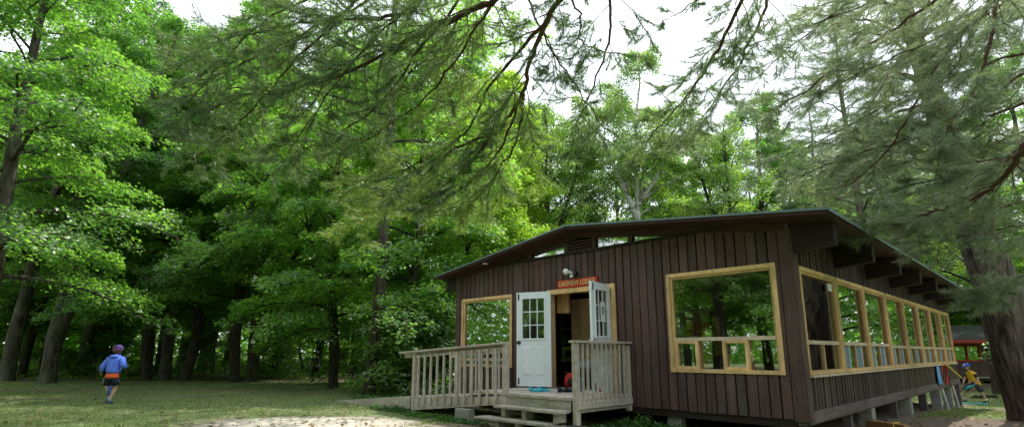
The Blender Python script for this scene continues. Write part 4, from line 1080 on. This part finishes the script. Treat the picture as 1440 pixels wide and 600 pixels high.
# ------------------------------------------------------------------ two red trimmed cabins in the woods
def cabin(pos,rz_,wd,dp_,label):
    c=tag(empty('cabin',pos,rz_),label,'cabin')
    wx=wd/2; win=[(-wx+.35,-wx+1.75,1.40,2.20)]; door=(.1,1.3,.35,2.3)
    w=MB()
    for r in cell_rects(-wx,wx,.35,2.55,[win[0],door]): w.box(r[0],r[1],0,.1,r[2],r[3])
    w.box(-wx,-wx+.1,.101,dp_,.35,2.55); w.box(wx-.1,wx,.101,dp_,.35,2.55); w.box(-wx+.101,wx-.101,dp_-.1,dp_,.35,2.55)
    w.build('wall',M['stain'],c)
    MB().box(-wx,wx,0,dp_,.25,.349).build('floor',M['beam'],c)
    r_=MB(); e=.6
    r_.hexa([(-wx-e,-1.2,2.5),(wx+e,-1.2,2.5),(wx+e,dp_/2,3.55),(-wx-e,dp_/2,3.55),(-wx-e,-1.2,2.58),(wx+e,-1.2,2.58),(wx+e,dp_/2,3.63),(-wx-e,dp_/2,3.63)])
    r_.hexa([(-wx-e,dp_/2,3.55),(wx+e,dp_/2,3.55),(wx+e,dp_+.5,2.56),(-wx-e,dp_+.5,2.56),(-wx-e,dp_/2,3.63),(wx+e,dp_/2,3.63),(wx+e,dp_+.5,2.64),(-wx-e,dp_+.5,2.64)])
    rf_=r_.build('roof',M['dark_shingle'],c)
    MB().box(-wx-e,wx+e,-1.235,-1.202,2.42,2.60).build('fascia',M['redtrim'],rf_)
    x0,x1,z0,z1=win[0]
    f_=MB()
    for a in ((x0-.1,x0,z0-.1,z1+.1),(x1,x1+.1,z0-.1,z1+.1),(x0,x1,z1,z1+.1),(x0,x1,z0-.1,z0),((x0+x1)/2-.04,(x0+x1)/2+.04,z0,z1)): f_.box(a[0],a[1],-.04,.06,a[2],a[3])
    f_=f_.build('window',M['redtrim'],c); MB().box(x0,x1,.03,.035,z0,z1).build('pane',M['glass'],f_)
    MB().box(-wx,wx,-1.5,-.01,.22,.34).build('porch_deck',M['beam'],c)
    MB().box(-wx+.4,-wx+1.0,-1.1,-.7,0,.21).build('pier',M['concrete'],c)
    MB().box(wx-.6,wx-.2,-1.1,-.7,0,.21).build('pier',M['concrete'],c)
    MB().box(.0,1.3,-1.85,-1.52,.0,.14).build('step',M['beam'],c)
    MB().box(-wx+.1,wx-.1,-1.15,-1.08,.36,.42).build('rail',M['deckwood'],c)
    return c
g=gpos(1420,34); cabin((g.x,g.y,g.z-.05),R(-6),6.6,5.0,'dark brown cabin with red fascia and red framed window behind the big pine')
g=gpos(590,33); cabin((g.x,g.y,g.z+.6),R(4),6.0,5.0,'dark cabin with red fascia mostly hidden by maple leaves left of the lodge')

# ------------------------------------------------------------------ trees of the wood
def T(key,px,Y,label,rz=0,sc=1.0,**kw):
    p=gpos(px,Y); return plant_tree(key,p,label,rz=R(rz),sc=sc,**kw)
T('maple_b',8,25.5,'large maple leaning right at the far left edge of the lawn',0,1.0)
T('maple_fork',66,24.0,'thick double stemmed maple leaning right near the left edge behind the running child',0,1.0)
T('maple_a',-62,15.5,'near maple just out of frame at left, its leafy boughs hanging in above the child',40,.92)
T('maple_c',208,26.5,'dark trunked maple, first of the three upright stems right of the child',0,1.0)
T('maple_a',232,27.5,'dark trunked maple, middle of the three upright stems right of the child',120,.95)
T('maple_c',258,26.0,'dark trunked maple, right one of the three upright stems right of the child',220,1.05)
T('maple_c',331,25.0,'dark slightly leaning maple, left stem of the pair by the shaded track',75,1.0)
T('maple_limb',354,25.0,'dark maple with a long limb rising to the right, right stem of the track pair',-10,1.0)
T('maple_light',566,20.0,'bright green maple with low drooping sprays at the left corner of the lodge',20,1.0)
T('maple_light',468,21.0,'bright green maple with low branches over the track left of the ramp',150,.98)
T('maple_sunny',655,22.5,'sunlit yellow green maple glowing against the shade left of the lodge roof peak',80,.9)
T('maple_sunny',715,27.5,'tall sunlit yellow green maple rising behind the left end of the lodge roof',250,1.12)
T('maple_high',518,16.4,'added tall slim maple whose high crown shades the lawn left of the ramp end',30,1.0)  # extra tree, added so its thin crown throws dappled shade on the lawn
T('maple_high',-160,19,'tall high crowned maple out of frame at the far left, boughs reaching in',200,1.0)
T('maple_b',120,34,'very tall maple rising behind the double stemmed maple at left',90,1.3)
T('maple_b',285,38,'very tall maple filling the gap above the three upright stems',30,1.45)
T('maple_a',205,36,'tall full crowned maple behind the first of the three upright stems',130,1.35)
T('birch',907,28.5,'white barked birch with forked crown behind the middle of the lodge roof',0,1.0,name='birch_tree',cat='birch')
T('open_tree',772,30,'slender forked dark tree against the sky left of the birch',20,1.0,name='tree')
T('open_tree',1046,29,'dark trunked spreading tree behind the roof right of the birch',200,.92,name='tree')
T('far_pine',1228,31,'tall dark pine behind the right end of the lodge roof',0,1.0,name='pine_tree',cat='pine')
T('far_pine',1120,44,'slim pine standing far behind the roof between birch and tall pine',90,.92,name='pine_tree',cat='pine')
for i,(px,Y,s_) in enumerate(((1175,37,.85),(1290,36,.95),(1345,44,1.0),(1075,50,.9),(1150,52,1.0),(1260,48,1.0),(1410,38,.9))):
    T('far_pine',px,Y,'grey green pine in the loose stand of pines behind the right part of the lodge',i*47,s_,name='pine_tree',cat='pine',group='pines behind the lodge')
T('maple_light',1395,40,'bright maple behind the red trimmed cabin on the right',60,1.0)
T('maple_light',1322,46,'bright green maple seen just beyond the far end of the lodge',200,1.1)
T('open_tree',1399,24.5,'thin dark tree standing between the person in yellow and the big pine',0,.8,name='tree')
# trees deeper in the wood
rt=random.Random(21)
deep=[]
def deep_tree(key,x,y,sc_,name='maple_tree'):
    plant_tree(key,(x,y),'forest tree among the dense trunks deep in the shade of the wood',name=name,rz=rt.uniform(0,6.28),sc=sc_,group='trees deep in the wood')
placed=[]
def try_place(x,y,d):
    if all((x-a)**2+(y-b)**2>d*d for a,b in placed): placed.append((x,y)); return True
    return False
for px in range(-160,560,44):
    Y=rt.uniform(30,38); p=gpos(px+rt.uniform(-14,14),Y)
    if 335<px<500: continue
    if try_place(p.x,p.y,2.2): deep_tree(rt.choice(['maple_a','maple_b','maple_c','maple_light']),p.x,p.y,rt.uniform(1.0,1.25))
for px in range(-200,660,58):
    Y=rt.uniform(43,56); p=gpos(px+rt.uniform(-20,20),Y)
    if try_place(p.x,p.y,3): deep_tree(rt.choice(['maple_light','maple_b','maple_light']),p.x,p.y,rt.uniform(1.3,1.6))
for px in range(700,1320,40):
    Y=rt.uniform(36,54); p=gpos(px+rt.uniform(-20,20),Y)
    if try_place(p.x,p.y,3):
        plant_tree(rt.choice(['maple_light','maple_light','maple_c','open_tree']),(p.x,p.y),'leafy tree in the sunlit screen of trees far behind the lodge',rz=rt.uniform(0,6.28),sc=rt.uniform(1.15,1.45),group='trees behind the lodge')
for px in range(1290,1640,52):
    Y=rt.uniform(42,56); p=gpos(px+rt.uniform(-16,16),Y)
    if try_place(p.x,p.y,3):
        plant_tree(rt.choice(['maple_light','maple_light','maple_c']),(p.x,p.y),'leafy green tree in the wood beyond the right hand cabin',rz=rt.uniform(0,6.28),sc=rt.uniform(.9,1.2),group='trees beyond the cabin')
# to the right of the view and behind the viewer: the wood that the windows mirror
for (x,y,k,s_) in ((24,20,'maple_light',1.0),(28,28,'maple_a',1.0),(22,11,'maple_c',1.0),(30,16,'maple_light',1.1),(27,6,'maple_b',1.0),
                   (-17,3,'maple_light',1.1),(-22,-3,'maple_a',1.0),(-14,-5,'maple_light',1.0),(-25,8,'maple_b',1.0),(-18,-11,'maple_a',1.0),(-9,-10,'maple_c',1.0),(-29,0,'maple_a',1.1),(-11,4,'maple_c',.9),(-13,-1,'maple_a',.9),(-20,1,'maple_b',.9),(-24,-8,'maple_b',1.1),(-32,-6,'maple_a',1.1),(-7,-17,'maple_b',1.1),(-14,-17,'maple_a',1.1),(-2,-13,'maple_b',1.),(8,-12,'maple_a',1.0)):
    plant_tree(k,(x,y),'leafy tree on the near side of the clearing, mirrored in the lodge windows',rz=rt.uniform(0,6.28),sc=s_,group='trees around the near side of the clearing')
# bushes and saplings
for i,(px,Y,key,s_,lab) in enumerate([(603,16.6,'bush',.95,'dark leafy bush pressed against the left corner of the lodge'),(560,16.6,'bush',1.0,'dark bush behind the ramp railing, left of the lodge corner'),
    (533,18.5,'bush',.85,'dense low bush at the outer end of the ramp'),(618,18.0,'sapling',.8,'young maple sapling growing against the left lodge wall'),
    (385,29,'bush',.95,'round dark bush beside the track under the leaning limb'),(500,24.5,'sapling',.75,'young maple sapling left of the ramp end'),
    (150,31,'sapling',.9,'young maple sapling between the dark trunks behind the child'),(300,31,'sapling',.9,'young maple sapling in the shade left of the track pair'),
    (20,32,'sapling',1.0,'young maple sapling behind the trunks at the far left'),(420,33,'sapling',1.0,'young maple sapling behind the dark walking figure'),(95,29,'bush',.6,'low bush behind the double stemmed maple')]):
    T(key,px,Y,lab,i*50,s_,cat='bush' if key=='bush' else 'sapling',name='bush' if key=='bush' else 'sapling',trunk='stem',crown='leaves')
# far wood closing the horizon: one mass
rng=np.random.default_rng(77)
n=170000; an_=rng.uniform(-math.pi,math.pi,n); rad_=rng.uniform(56,78,n)
hh_=9.5+5*np.abs(np.sin(an_*41.0))+2*np.sin(an_*97)+rng.normal(0,1.0,n)
z_=hh_*rng.uniform(0,1,n)**1.35-.3
Pf=np.stack([np.sin(an_)*rad_,np.cos(an_)*rad_,z_],1)
fm=leaf_cloud('far_wood',Pf,rng.normal(size=(n,3))*.6+np.array((0,-.4,.7)),rng.uniform(.4,.9,n),rng,LEAF_MAPLE)
tag(link('far_wood',fm,M['light_leaf']),'far off wood closing the view all round the clearing','woodland',kind='stuff')

# ------------------------------------------------------------------ big pine on the right and overhanging pine boughs
def catmull(pts,n=8):
    """centripetal Catmull-Rom through the points"""
    pts=[Vector(p) for p in pts]; q=[pts[0]*2-pts[1]]+pts+[pts[-1]*2-pts[-2]]; out=[]
    for i in range(1,len(q)-2):
        a,b,c,d=q[i-1],q[i],q[i+1],q[i+2]
        t0=0; t1=t0+max(1e-3,(b-a).length**.5); t2=t1+max(1e-3,(c-b).length**.5); t3=t2+max(1e-3,(d-c).length**.5)
        for k in range(n):
            t=t1+(t2-t1)*k/n
            A1=a*((t1-t)/(t1-t0))+b*((t-t0)/(t1-t0)); A2=b*((t2-t)/(t2-t1))+c*((t-t1)/(t2-t1)); A3=c*((t3-t)/(t3-t2))+d*((t-t2)/(t3-t2))
            B1=A1*((t2-t)/(t2-t0))+A2*((t-t0)/(t2-t0)); B2=A2*((t3-t)/(t3-t1))+A3*((t-t1)/(t3-t1))
            out.append(B1*((t2-t)/(t2-t1))+B2*((t-t1)/(t2-t1)))
    out.append(pts[-1]); return out
def bough(parent,pts,r0,r1,seed,ntw=26,tl=.9,start=.12,dens=1.0,nlen=.118,nn=10,width=.0056,flatness=.5,hang=.18,mat='needle'):
    rr=random.Random(seed); rng=np.random.default_rng(seed)
    sp=catmull(pts,7); m=len(sp); wood=MB()
    for i in range(1,m-1): sp[i]+=Vector((rr.gauss(0,.012),rr.gauss(0,.012),rr.gauss(0,.012)))
    wood.tube(sp,[.95*(r0+(r1-r0)*(i/(m-1))**.6) for i in range(m)],8)
    TP=[];TD=[]
    def tufts(q,s0,spacing):
        L=sum((b-a).length for a,b in zip(q[:-1],q[1:])); k=max(2,int(L*(1-s0)/spacing*dens*1.3))
        for j in range(k):
            t=s0+(1-s0)*(j+.7)/k; t=min(t,.999); p=path_at(q,t); i=min(len(q)-2,int(t*(len(q)-1))); d=(q[i+1]-q[i]).normalized()
            TP.append(p); TD.append((d+Vector((0,0,.15))).normalized())
    for j in range(ntw):
        t=start+(1-start)*(j+rr.random())/ntw; p=path_at(sp,t); i=min(m-2,int(t*(m-1))); d=(sp[i+1]-sp[i]).normalized()
        sd=d.cross(Vector((0,0,1))); sd=sd.normalized() if sd.length>.1 else Vector((1,0,0)); upv=sd.cross(d)
        ro=(0 if j%2 else math.pi)+rr.gauss(0,flatness); lat=sd*math.cos(ro)+upv*math.sin(ro)
        an=rr.uniform(.55,1.15); v=(d*math.cos(an)+lat*math.sin(an)).normalized()
        L=tl*rr.uniform(.5,1.15)*(1.1-.55*t)
        q=[p]; w=v.copy(); K=5
        for k in range(K):
            w=(w+Vector((rr.gauss(0,.13),rr.gauss(0,.13),rr.gauss(0,.10)-hang*.35+(.10 if k>=3 else 0)))).normalized(); q.append(q[-1]+w*L/K)
        r=max(.0045,.22*r0*(L/tl)*(1-.5*t))
        wood.tube(q,[r*(1-.7*k/K) for k in range(K+1)],5,False)
        tufts(q,.35,.05)
        for s_ in range(rr.choice((5,6,7))):
            tt=rr.uniform(.2,.92); pp=path_at(q,tt); sg=1 if s_%2 else -1
            cross=w.cross(Vector((0,0,1))); cross=cross.normalized() if cross.length>.1 else sd
            vv=(w*.75+cross*sg*rr.uniform(.5,.95)+Vector((0,0,rr.gauss(-.05,.22)))).normalized(); LL=L*rr.uniform(.22,.45)
            qq=[pp,pp+vv*LL*.5+Vector((0,0,-.02*LL)),pp+vv*LL+Vector((0,0,.05*LL))]
            wood.tube(qq,[r*.45,r*.35,.0025],4,False); tufts(qq,.2,.045)
    o=wood.build('bough',M['bough_bark'],parent)
    link('needles',needle_cloud('needles',TP,TD,rng,nn,nlen,width,.62),M[mat],o)
    return o
# big pine: leaning trunk
pb=gpos(1458,12.2); pb.z=gz(pb.x,pb.y)
pine=tag(empty('pine_tree',(0,0,0)),'big rough barked pine leaning left beside the right end of the lodge','pine')
p1=at(1416,440,12.1); p2=at(1374,330,12.0); p3=at(1278,30,12.4)
tr_pts=[pb+Vector((.12,0,-.3)),pb+Vector((.03,0,.25)),pb.lerp(p1,.5),p1,p2,p2.lerp(p3,.5),p3,p3+(p3-p2)*1.0,p3+(p3-p2)*2.0]
mbp=MB(); mbp.tube(catmull(tr_pts,6),[x for x in np.interp(np.linspace(0,8,49),range(9),[.68,.53,.47,.425,.38,.26,.18,.10,.03])],22)
mbp.build('trunk',M['pine_bark'],pine)
def over_pine(x,y,h,label,seed):
    o=tag(empty('pine_tree',(0,0,0)),label,'pine'); z=gz(x,y)
    mb=MB(); mb.tube(catmull([(x,y,z-.2),(x+.02,y,z+.4),(x+.05,y,5),(x,y+.1,11),(x,y,h)],8),list(np.interp(np.linspace(0,4,33),range(5),[.55,.42,.36,.25,.04])),16)
    mb.build('trunk',M['pine_bark'],o); return o
def pxpath(root,pts): return ([Vector(root)] if root else [])+[at(a,b,c) for a,b,c in pts]
pine0=over_pine(.9,-2.9,21,'tall pine behind the viewer whose boughs hang across the top of the view',1)
pine1=over_pine(9.4,3.0,20,'tall pine out of frame on the right whose long boughs sweep in at top right',2)
r0_=(.9,-2.8,7.4); r1_=(9.3,3.1,8.2)
bough(pine0,pxpath(r0_,[(900,-150,4.2),(770,-55,5.0),(690,2,5.6),(630,30,6.0),(565,62,6.4),(480,105,6.8),(430,121,7.0),(350,134,7.4),(285,160,7.7)]),.075,.010,31,46,1.15,.30)
bough(pine0,pxpath(r0_,[(850,-170,4.3),(660,-60,5.6),(560,20,6.2),(470,28,6.8),(400,38,7.2),(300,62,7.6),(235,95,7.9)]),.05,.008,32,42,1.15,.36)
bough(pine0,pxpath(r0_,[(905,-170,4.2),(830,-60,4.9),(775,20,5.4),(747,85,5.8),(736,132,6.1),(700,180,6.5),(640,209,6.9),(590,235,7.2),(545,262,7.5)]),.058,.010,33,40,.85,.28)
bough(pine0,pxpath(r0_,[(1110,-150,4.4),(1065,-50,5.2),(1020,50,5.8),(985,110,6.4),(940,165,7.0),(905,200,7.4)]),.050,.008,34,34,.85,.34)
bough(pine0,pxpath(r0_,[(785,-30,5.3),(817,20,5.5),(817,57,5.7),(848,72,5.9),(918,85,6.2)]),.022,.005,35,12,.5,0.18,.7)
bough(pine0,pxpath(r0_,[(1000,-20,5.4),(965,12,5.7),(930,32,6.0)]),.016,.005,36,4,.35,0.31,.5)
bough(pine0,pxpath(r0_,[(470,-30,6.8),(370,30,7.2),(300,105,7.5),(245,165,7.8)]),.03,.007,37,34,1.05,0.23)
bough(pine0,pxpath(r0_,[(600,-20,6.0),(520,60,6.5),(450,150,6.9),(405,215,7.2)]),.03,.007,38,30,.95,0.23)
bough(pine0,pxpath(r0_,[(700,-20,5.4),(650,70,5.9),(595,140,6.4),(520,195,6.9),(470,215,7.2)]),.03,.007,39,30,.9,0.18)
bough(pine0,pxpath(None,[(736,132,6.1),(693,225,6.8),(640,270,7.2),(585,300,7.6)]),.022,.006,40,22,.7,.2)
bough(pine0,pxpath(None,[(640,209,6.9),(570,262,7.4),(510,280,7.8)]),.02,.006,41,16,.7,.2)
bough(pine0,pxpath(r0_,[(740,-20,5.4),(770,60,5.7),(815,130,6.1),(850,180,6.5)]),.022,.006,42,18,.6,0.23,.7)
bough(pine1,pxpath(r1_,[(1420,-140,5.6),(1405,-40,6.2),(1384,15,6.5),(1332,72,6.9),(1290,140,7.3),(1245,215,7.8),(1190,264,8.4)]),.058,.010,51,40,1.0,.28,mat='needle_light')
bough(pine1,pxpath(r1_,[(1480,-120,6.2),(1345,-20,7.0),(1250,45,7.5),(1190,85,7.8),(1125,132,8.2),(1078,158,8.6)]),.050,.008,52,38,1.05,.28,mat='needle_light')
bough(pine1,pxpath(r1_,[(1425,-150,5.4),(1406,-30,5.9),(1390,70,6.1),(1372,120,6.3),(1340,168,6.6),(1330,190,6.8)]),.050,.008,53,22,.75,.35,mat='needle_light')
bough(pine1,pxpath((9.3,3.2,6.6),[(1470,165,6.0),(1432,222,6.4),(1398,262,6.8),(1330,293,7.3),(1290,305,7.6)]),.075,.012,54,30,.9,.3,mat='needle_light')
bough(pine1,pxpath((9.3,3.2,7.0),[(1500,120,7.0),(1380,165,7.6),(1290,192,8.1),(1200,218,8.6),(1105,255,9.1)]),.045,.008,55,44,1.1,.3,mat='needle_light')
bough(pine1,pxpath(r1_,[(1330,-40,7.8),(1210,10,8.4),(1110,45,8.8),(1010,80,9.3)]),.04,.008,56,32,1.0,.3,mat='needle_light')
bough(pine1,pxpath((9.3,3.2,5.6),[(1480,270,7.4),(1400,292,7.9),(1320,305,8.3),(1250,316,8.6),(1192,322,8.9)]),.045,.008,57,52,.85,.34,1.1,mat='needle_light')
bough(pine1,pxpath((9.3,3.2,5.0),[(1490,350,7.2),(1440,385,7.6),(1400,410,7.9),(1365,425,8.2)]),.035,.008,58,30,.65,.42,1.3,mat='needle_light')
bough(pine1,pxpath((9.3,3.2,6.0),[(1490,215,7.6),(1400,235,8.1),(1320,250,8.6),(1240,272,9.0)]),.04,.008,59,36,.95,.32,1.1,mat='needle_light')
bough(pine1,pxpath((9.3,3.2,7.6),[(1490,60,6.6),(1430,110,7.0),(1370,150,7.4),(1300,175,7.8)]),.035,.008,60,28,.9,.34,mat='needle_light')
for k_b,(pts,nt_) in enumerate((
    ([(1465,-30,6.8),(1380,25,7.2),(1300,62,7.6),(1180,118,8.2),(1100,168,8.8)],44),
    ([(1510,50,7.0),(1400,85,7.4),(1300,122,7.8),(1150,198,8.6),(1060,236,9.2)],46),
    ([(1510,190,7.2),(1420,200,7.7),(1350,212,8.1),(1230,240,8.7),(1140,276,9.2)],46),
    ([(1400,-40,7.6),(1300,40,8.1),(1240,120,8.5),(1195,205,9.0)],36),
    ([(1500,310,7.6),(1430,318,8.0),(1370,328,8.4),(1300,345,8.8)],34),
    ([(1250,-40,8.2),(1160,30,8.6),(1090,85,9.0),(1040,150,9.4)],26))):
    bough(pine1,pxpath((9.3,3.1,7.0),pts),.036,.006,90+k_b,nt_,.95,.28,.75,mat='needle_light')
for k_b,(pts,nt_,mt) in enumerate((
    ([(560,-40,6.2),(440,40,6.9),(340,90,7.3),(265,120,7.7)],36,'needle'),
    ([(520,-30,6.4),(420,80,7.0),(330,180,7.6),(270,225,8.0)],36,'needle'),
    ([(660,-30,5.8),(590,70,6.4),(530,150,6.9),(440,205,7.4),(380,235,7.7)],38,'needle'),
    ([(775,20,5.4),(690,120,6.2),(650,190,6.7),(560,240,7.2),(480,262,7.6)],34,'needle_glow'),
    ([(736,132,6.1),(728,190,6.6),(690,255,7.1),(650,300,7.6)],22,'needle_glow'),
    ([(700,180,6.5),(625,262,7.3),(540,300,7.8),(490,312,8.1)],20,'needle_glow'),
    ([(860,-30,5.6),(855,60,6.0),(825,140,6.5),(800,200,7.0)],16,'needle'),
    ([(1085,-20,5.6),(1050,70,6.1),(1000,150,6.8),(955,205,7.3)],24,'needle_light'))):
    free=pts[0][1]<0
    bough(pine0,pxpath(r0_ if free else None,pts),.034 if free else .028,.006,110+k_b,nt_,.95,.92/len(pts) if free else .12,1.1,mat=mt)
# boughs of the big pine itself
for i,(h,az,L,s_) in enumerate(((5.2,200,3.6,61),(6.0,150,3.4,62),(6.6,260,3.2,63),(7.4,90,3.2,64),(8.3,210,3.4,65),(9.2,330,3.0,66),(10.2,170,2.8,67),(11.5,60,2.6,68),(5.0,250,2.8,69),(5.8,205,3.2,70),(7.0,235,3.4,71),(7.8,265,3.2,72),(8.8,240,3.2,73),(9.6,280,3.0,74),(10.8,225,2.8,75),(4.6,225,2.6,76),(5.5,270,2.8,77),(6.3,190,3.0,78),(7.2,215,3.2,79),(8.0,180,3.0,80),(8.6,300,2.8,81),(9.0,200,3.0,82),(9.9,250,2.8,83),(11.4,210,2.6,84),(12.2,250,2.4,85))):
    b0=trunk_at(tr_pts,h); a=R(az); d=Vector((math.cos(a),math.sin(a),0))
    bough(pine,[b0,b0+d*L*.4+Vector((0,0,.35)),b0+d*L*.75+Vector((0,0,.25)),b0+d*L+Vector((0,0,-.1))],.06,.01,s_,26,1.0,.25,mat='needle_light')

# ------------------------------------------------------------------ grass and weeds
rng=np.random.default_rng(9)
GP=[];GS=[]
n=150000
Y_=9.0+ (rng.uniform(0,1,n)**1.9)*19; X_=rng.uniform(-1.05,1.05,n)*Y_
for x,y in zip(X_,Y_):
    d=dirt_amount(x,y)+.35*math.sin(x*1.7+y*.8)*math.sin(y*1.3-x*.6)
    if d<.34+rng.uniform(-.1,.1): GP.append((x,y,gz(x,y)-.005)); GS.append(.028+.0017*y)
GP=np.array(GP); GS=np.array(GS)*rng.uniform(.6,1.5,len(GP))
up_=np.tile(np.array((0,0,1.0)),(len(GP),1))+rng.normal(0,.42,(len(GP),3))
sd_=nrm(np.cross(up_,rng.normal(size=GP.shape)))*(.0035+.00022*GP[:,1:2]); up_=nrm(up_)*GS[:,None]
gmesh=poly_cloud('grass',np.stack([GP-sd_,GP+up_,GP+sd_],1))
tag(link('grass',gmesh,M['grassblade']),'short mown lawn grass, thin and patchy over bare earth','grass',kind='stuff')
tw=MB(); rq=random.Random(3)
for i in range(420):
    Y=rq.uniform(9.2,24); p=gpos(rq.uniform(-60,1500),Y)
    if dirt_amount(p.x,p.y)<.2 and rq.random()<.6: continue
    lx=(p-LO).dot(EX)
    a=rq.uniform(0,6.28); L=rq.uniform(.06,.28); d=Vector((math.cos(a),math.sin(a),0)); z=Vector((0,0,.012))
    tw.tube([p+z,p+d*L*.5+z+Vector((-d.y,d.x,0))*rq.uniform(-.03,.03),p+d*L+z],[.006,.005,.003],4,False)
tag(tw.build('fallen_twigs',M['bough_bark']),'small fallen twigs strewn over the lawn and bare earth','twigs',kind='stuff')
LPt=[];LN=[]
for i in range(5200):
    Y=9.2+28*rng.uniform(0,1)**1.5; p=gpos(rng.uniform(-80,1500),Y)
    if dirt_amount(p.x,p.y)<.3 and rng.uniform()<.55: continue
    LPt.append((p.x,p.y,p.z+.012+rng.uniform(0,.02))); LN.append((rng.normal(0,.3),rng.normal(0,.3),1))
lm=leaf_cloud('fallen_leaves',LPt,LN,rng.uniform(.05,.11,len(LPt)),rng,LEAF_MAPLE)
tag(link('fallen_leaves',lm,M['deadleaf']),'dry brown fallen leaves scattered over lawn and bare earth','leaf litter',kind='stuff')
# leafy weeds along the foot of the lodge and porch
WPt=[];WN=[];WS=[]
def weeds(cx,cy,rx,ry,n,h):
    for i in range(n):
        a=rng.uniform(0,6.28); r=math.sqrt(rng.uniform(0,1)); p=loc2w(cx+rx*r*math.cos(a),cy+ry*r*math.sin(a),0)
        hh=h*(1-.6*r)*rng.uniform(.5,1.1); z=gz(p.x,p.y)
        for k in range(14):
            f=rng.uniform(.2,1); WPt.append((p.x+rng.normal(0,.05),p.y+rng.normal(0,.05),z+hh*f)); WN.append((rng.normal(0,.5),rng.normal(0,.5),1)); WS.append(rng.uniform(.04,.085))
weeds(-2.3,-.55,.62,.35,120,.36); weeds(-1.7,-.25,.9,.25,110,.24); weeds(-2.45,-1.2,.35,.4,70,.22); weeds(-.8,-.35,.8,.2,60,.14)
weeds(-5.6,-1.85,1.2,.18,90,.10); weeds(-7.6,-1.7,.9,.2,60,.13); weeds(-3.4,-1.7,.5,.12,30,.14); weeds(-9,-.9,1.4,.5,120,.3); weeds(-8.9,.4,.5,.5,80,.5)
wm=leaf_cloud('weeds',WPt,WN,np.array(WS),rng,LEAF_OVAL)
tag(link('weeds',wm,M['weedleaf']),'low leafy green weeds along the foot of lodge, porch and ramp','ground cover',kind='stuff')
# ferny undergrowth at the edge of the wood
WPt=[];WN=[];WS=[]
for i in range(3600):
    px=rng.uniform(-150,1640); Y=rng.uniform(27.5,50)
    if 700<px<1290 or (px>=1290 and Y<41): continue
    p=gpos(px,Y)
    hh=rng.uniform(.15,1.0)*min(1,(Y-26)/8)
    for k in range(12): WPt.append((p.x+rng.normal(0,.22),p.y+rng.normal(0,.22),p.z+hh*rng.uniform(.2,1))); WN.append((rng.normal(0,.5),rng.normal(0,.5),1)); WS.append(rng.uniform(.09,.17))
um=leaf_cloud('undergrowth',WPt,WN,np.array(WS),rng,LEAF_MAPLE)
tag(link('undergrowth',um,M['maple_leaf']),'leafy undergrowth on the floor of the wood behind the track','undergrowth',kind='stuff')

# ------------------------------------------------------------------ light
SUN_EL,SUN_AZ=R(61),R(40)         # azimuth clockwise from the view direction
wd=bpy.data.worlds.new('World'); scene.world=wd; wd.use_nodes=True
nt=wd.node_tree; bg=nt.nodes['Background']
sky=nt.nodes.new('ShaderNodeTexSky'); sky.sky_type='NISHITA'; sky.sun_disc=False
sky.sun_elevation=SUN_EL; sky.sun_rotation=SUN_AZ; sky.air_density=1.0; sky.dust_density=2.5; sky.ozone_density=1.0
mixn=nt.nodes.new('ShaderNodeMixRGB'); mixn.blend_type='MIX'; mixn.inputs[0].default_value=.55; mixn.inputs[2].default_value=(19,19.8,21,1)
nt.links.new(sky.outputs[0],mixn.inputs[1]); nt.links.new(mixn.outputs[0],bg.inputs[0]); bg.inputs[1].default_value=.15
sl=bpy.data.lights.new('sun','SUN'); sl.energy=5.0; sl.angle=R(.55); sl.color=(1.0,.95,.85)
so2=bpy.data.objects.new('sun',sl); COL.objects.link(so2)
sd=Vector((math.sin(SUN_AZ)*math.cos(SUN_EL),math.cos(SUN_AZ)*math.cos(SUN_EL),math.sin(SUN_EL)))
so2.rotation_euler=sd.to_track_quat('Z','Y').to_euler(); so2.location=sd*60

scene.view_settings.view_transform='Standard'; scene.view_settings.look='None'; scene.view_settings.exposure=0; scene.view_settings.gamma=1
cy=scene.cycles
cy.max_bounces=10; cy.diffuse_bounces=6; cy.glossy_bounces=3; cy.transmission_bounces=6; cy.transparent_max_bounces=10
cy.caustics_reflective=False; cy.caustics_refractive=False; cy.sample_clamp_indirect=6
cy.use_denoising=True; cy.use_adaptive_sampling=True; cy.adaptive_threshold=.012
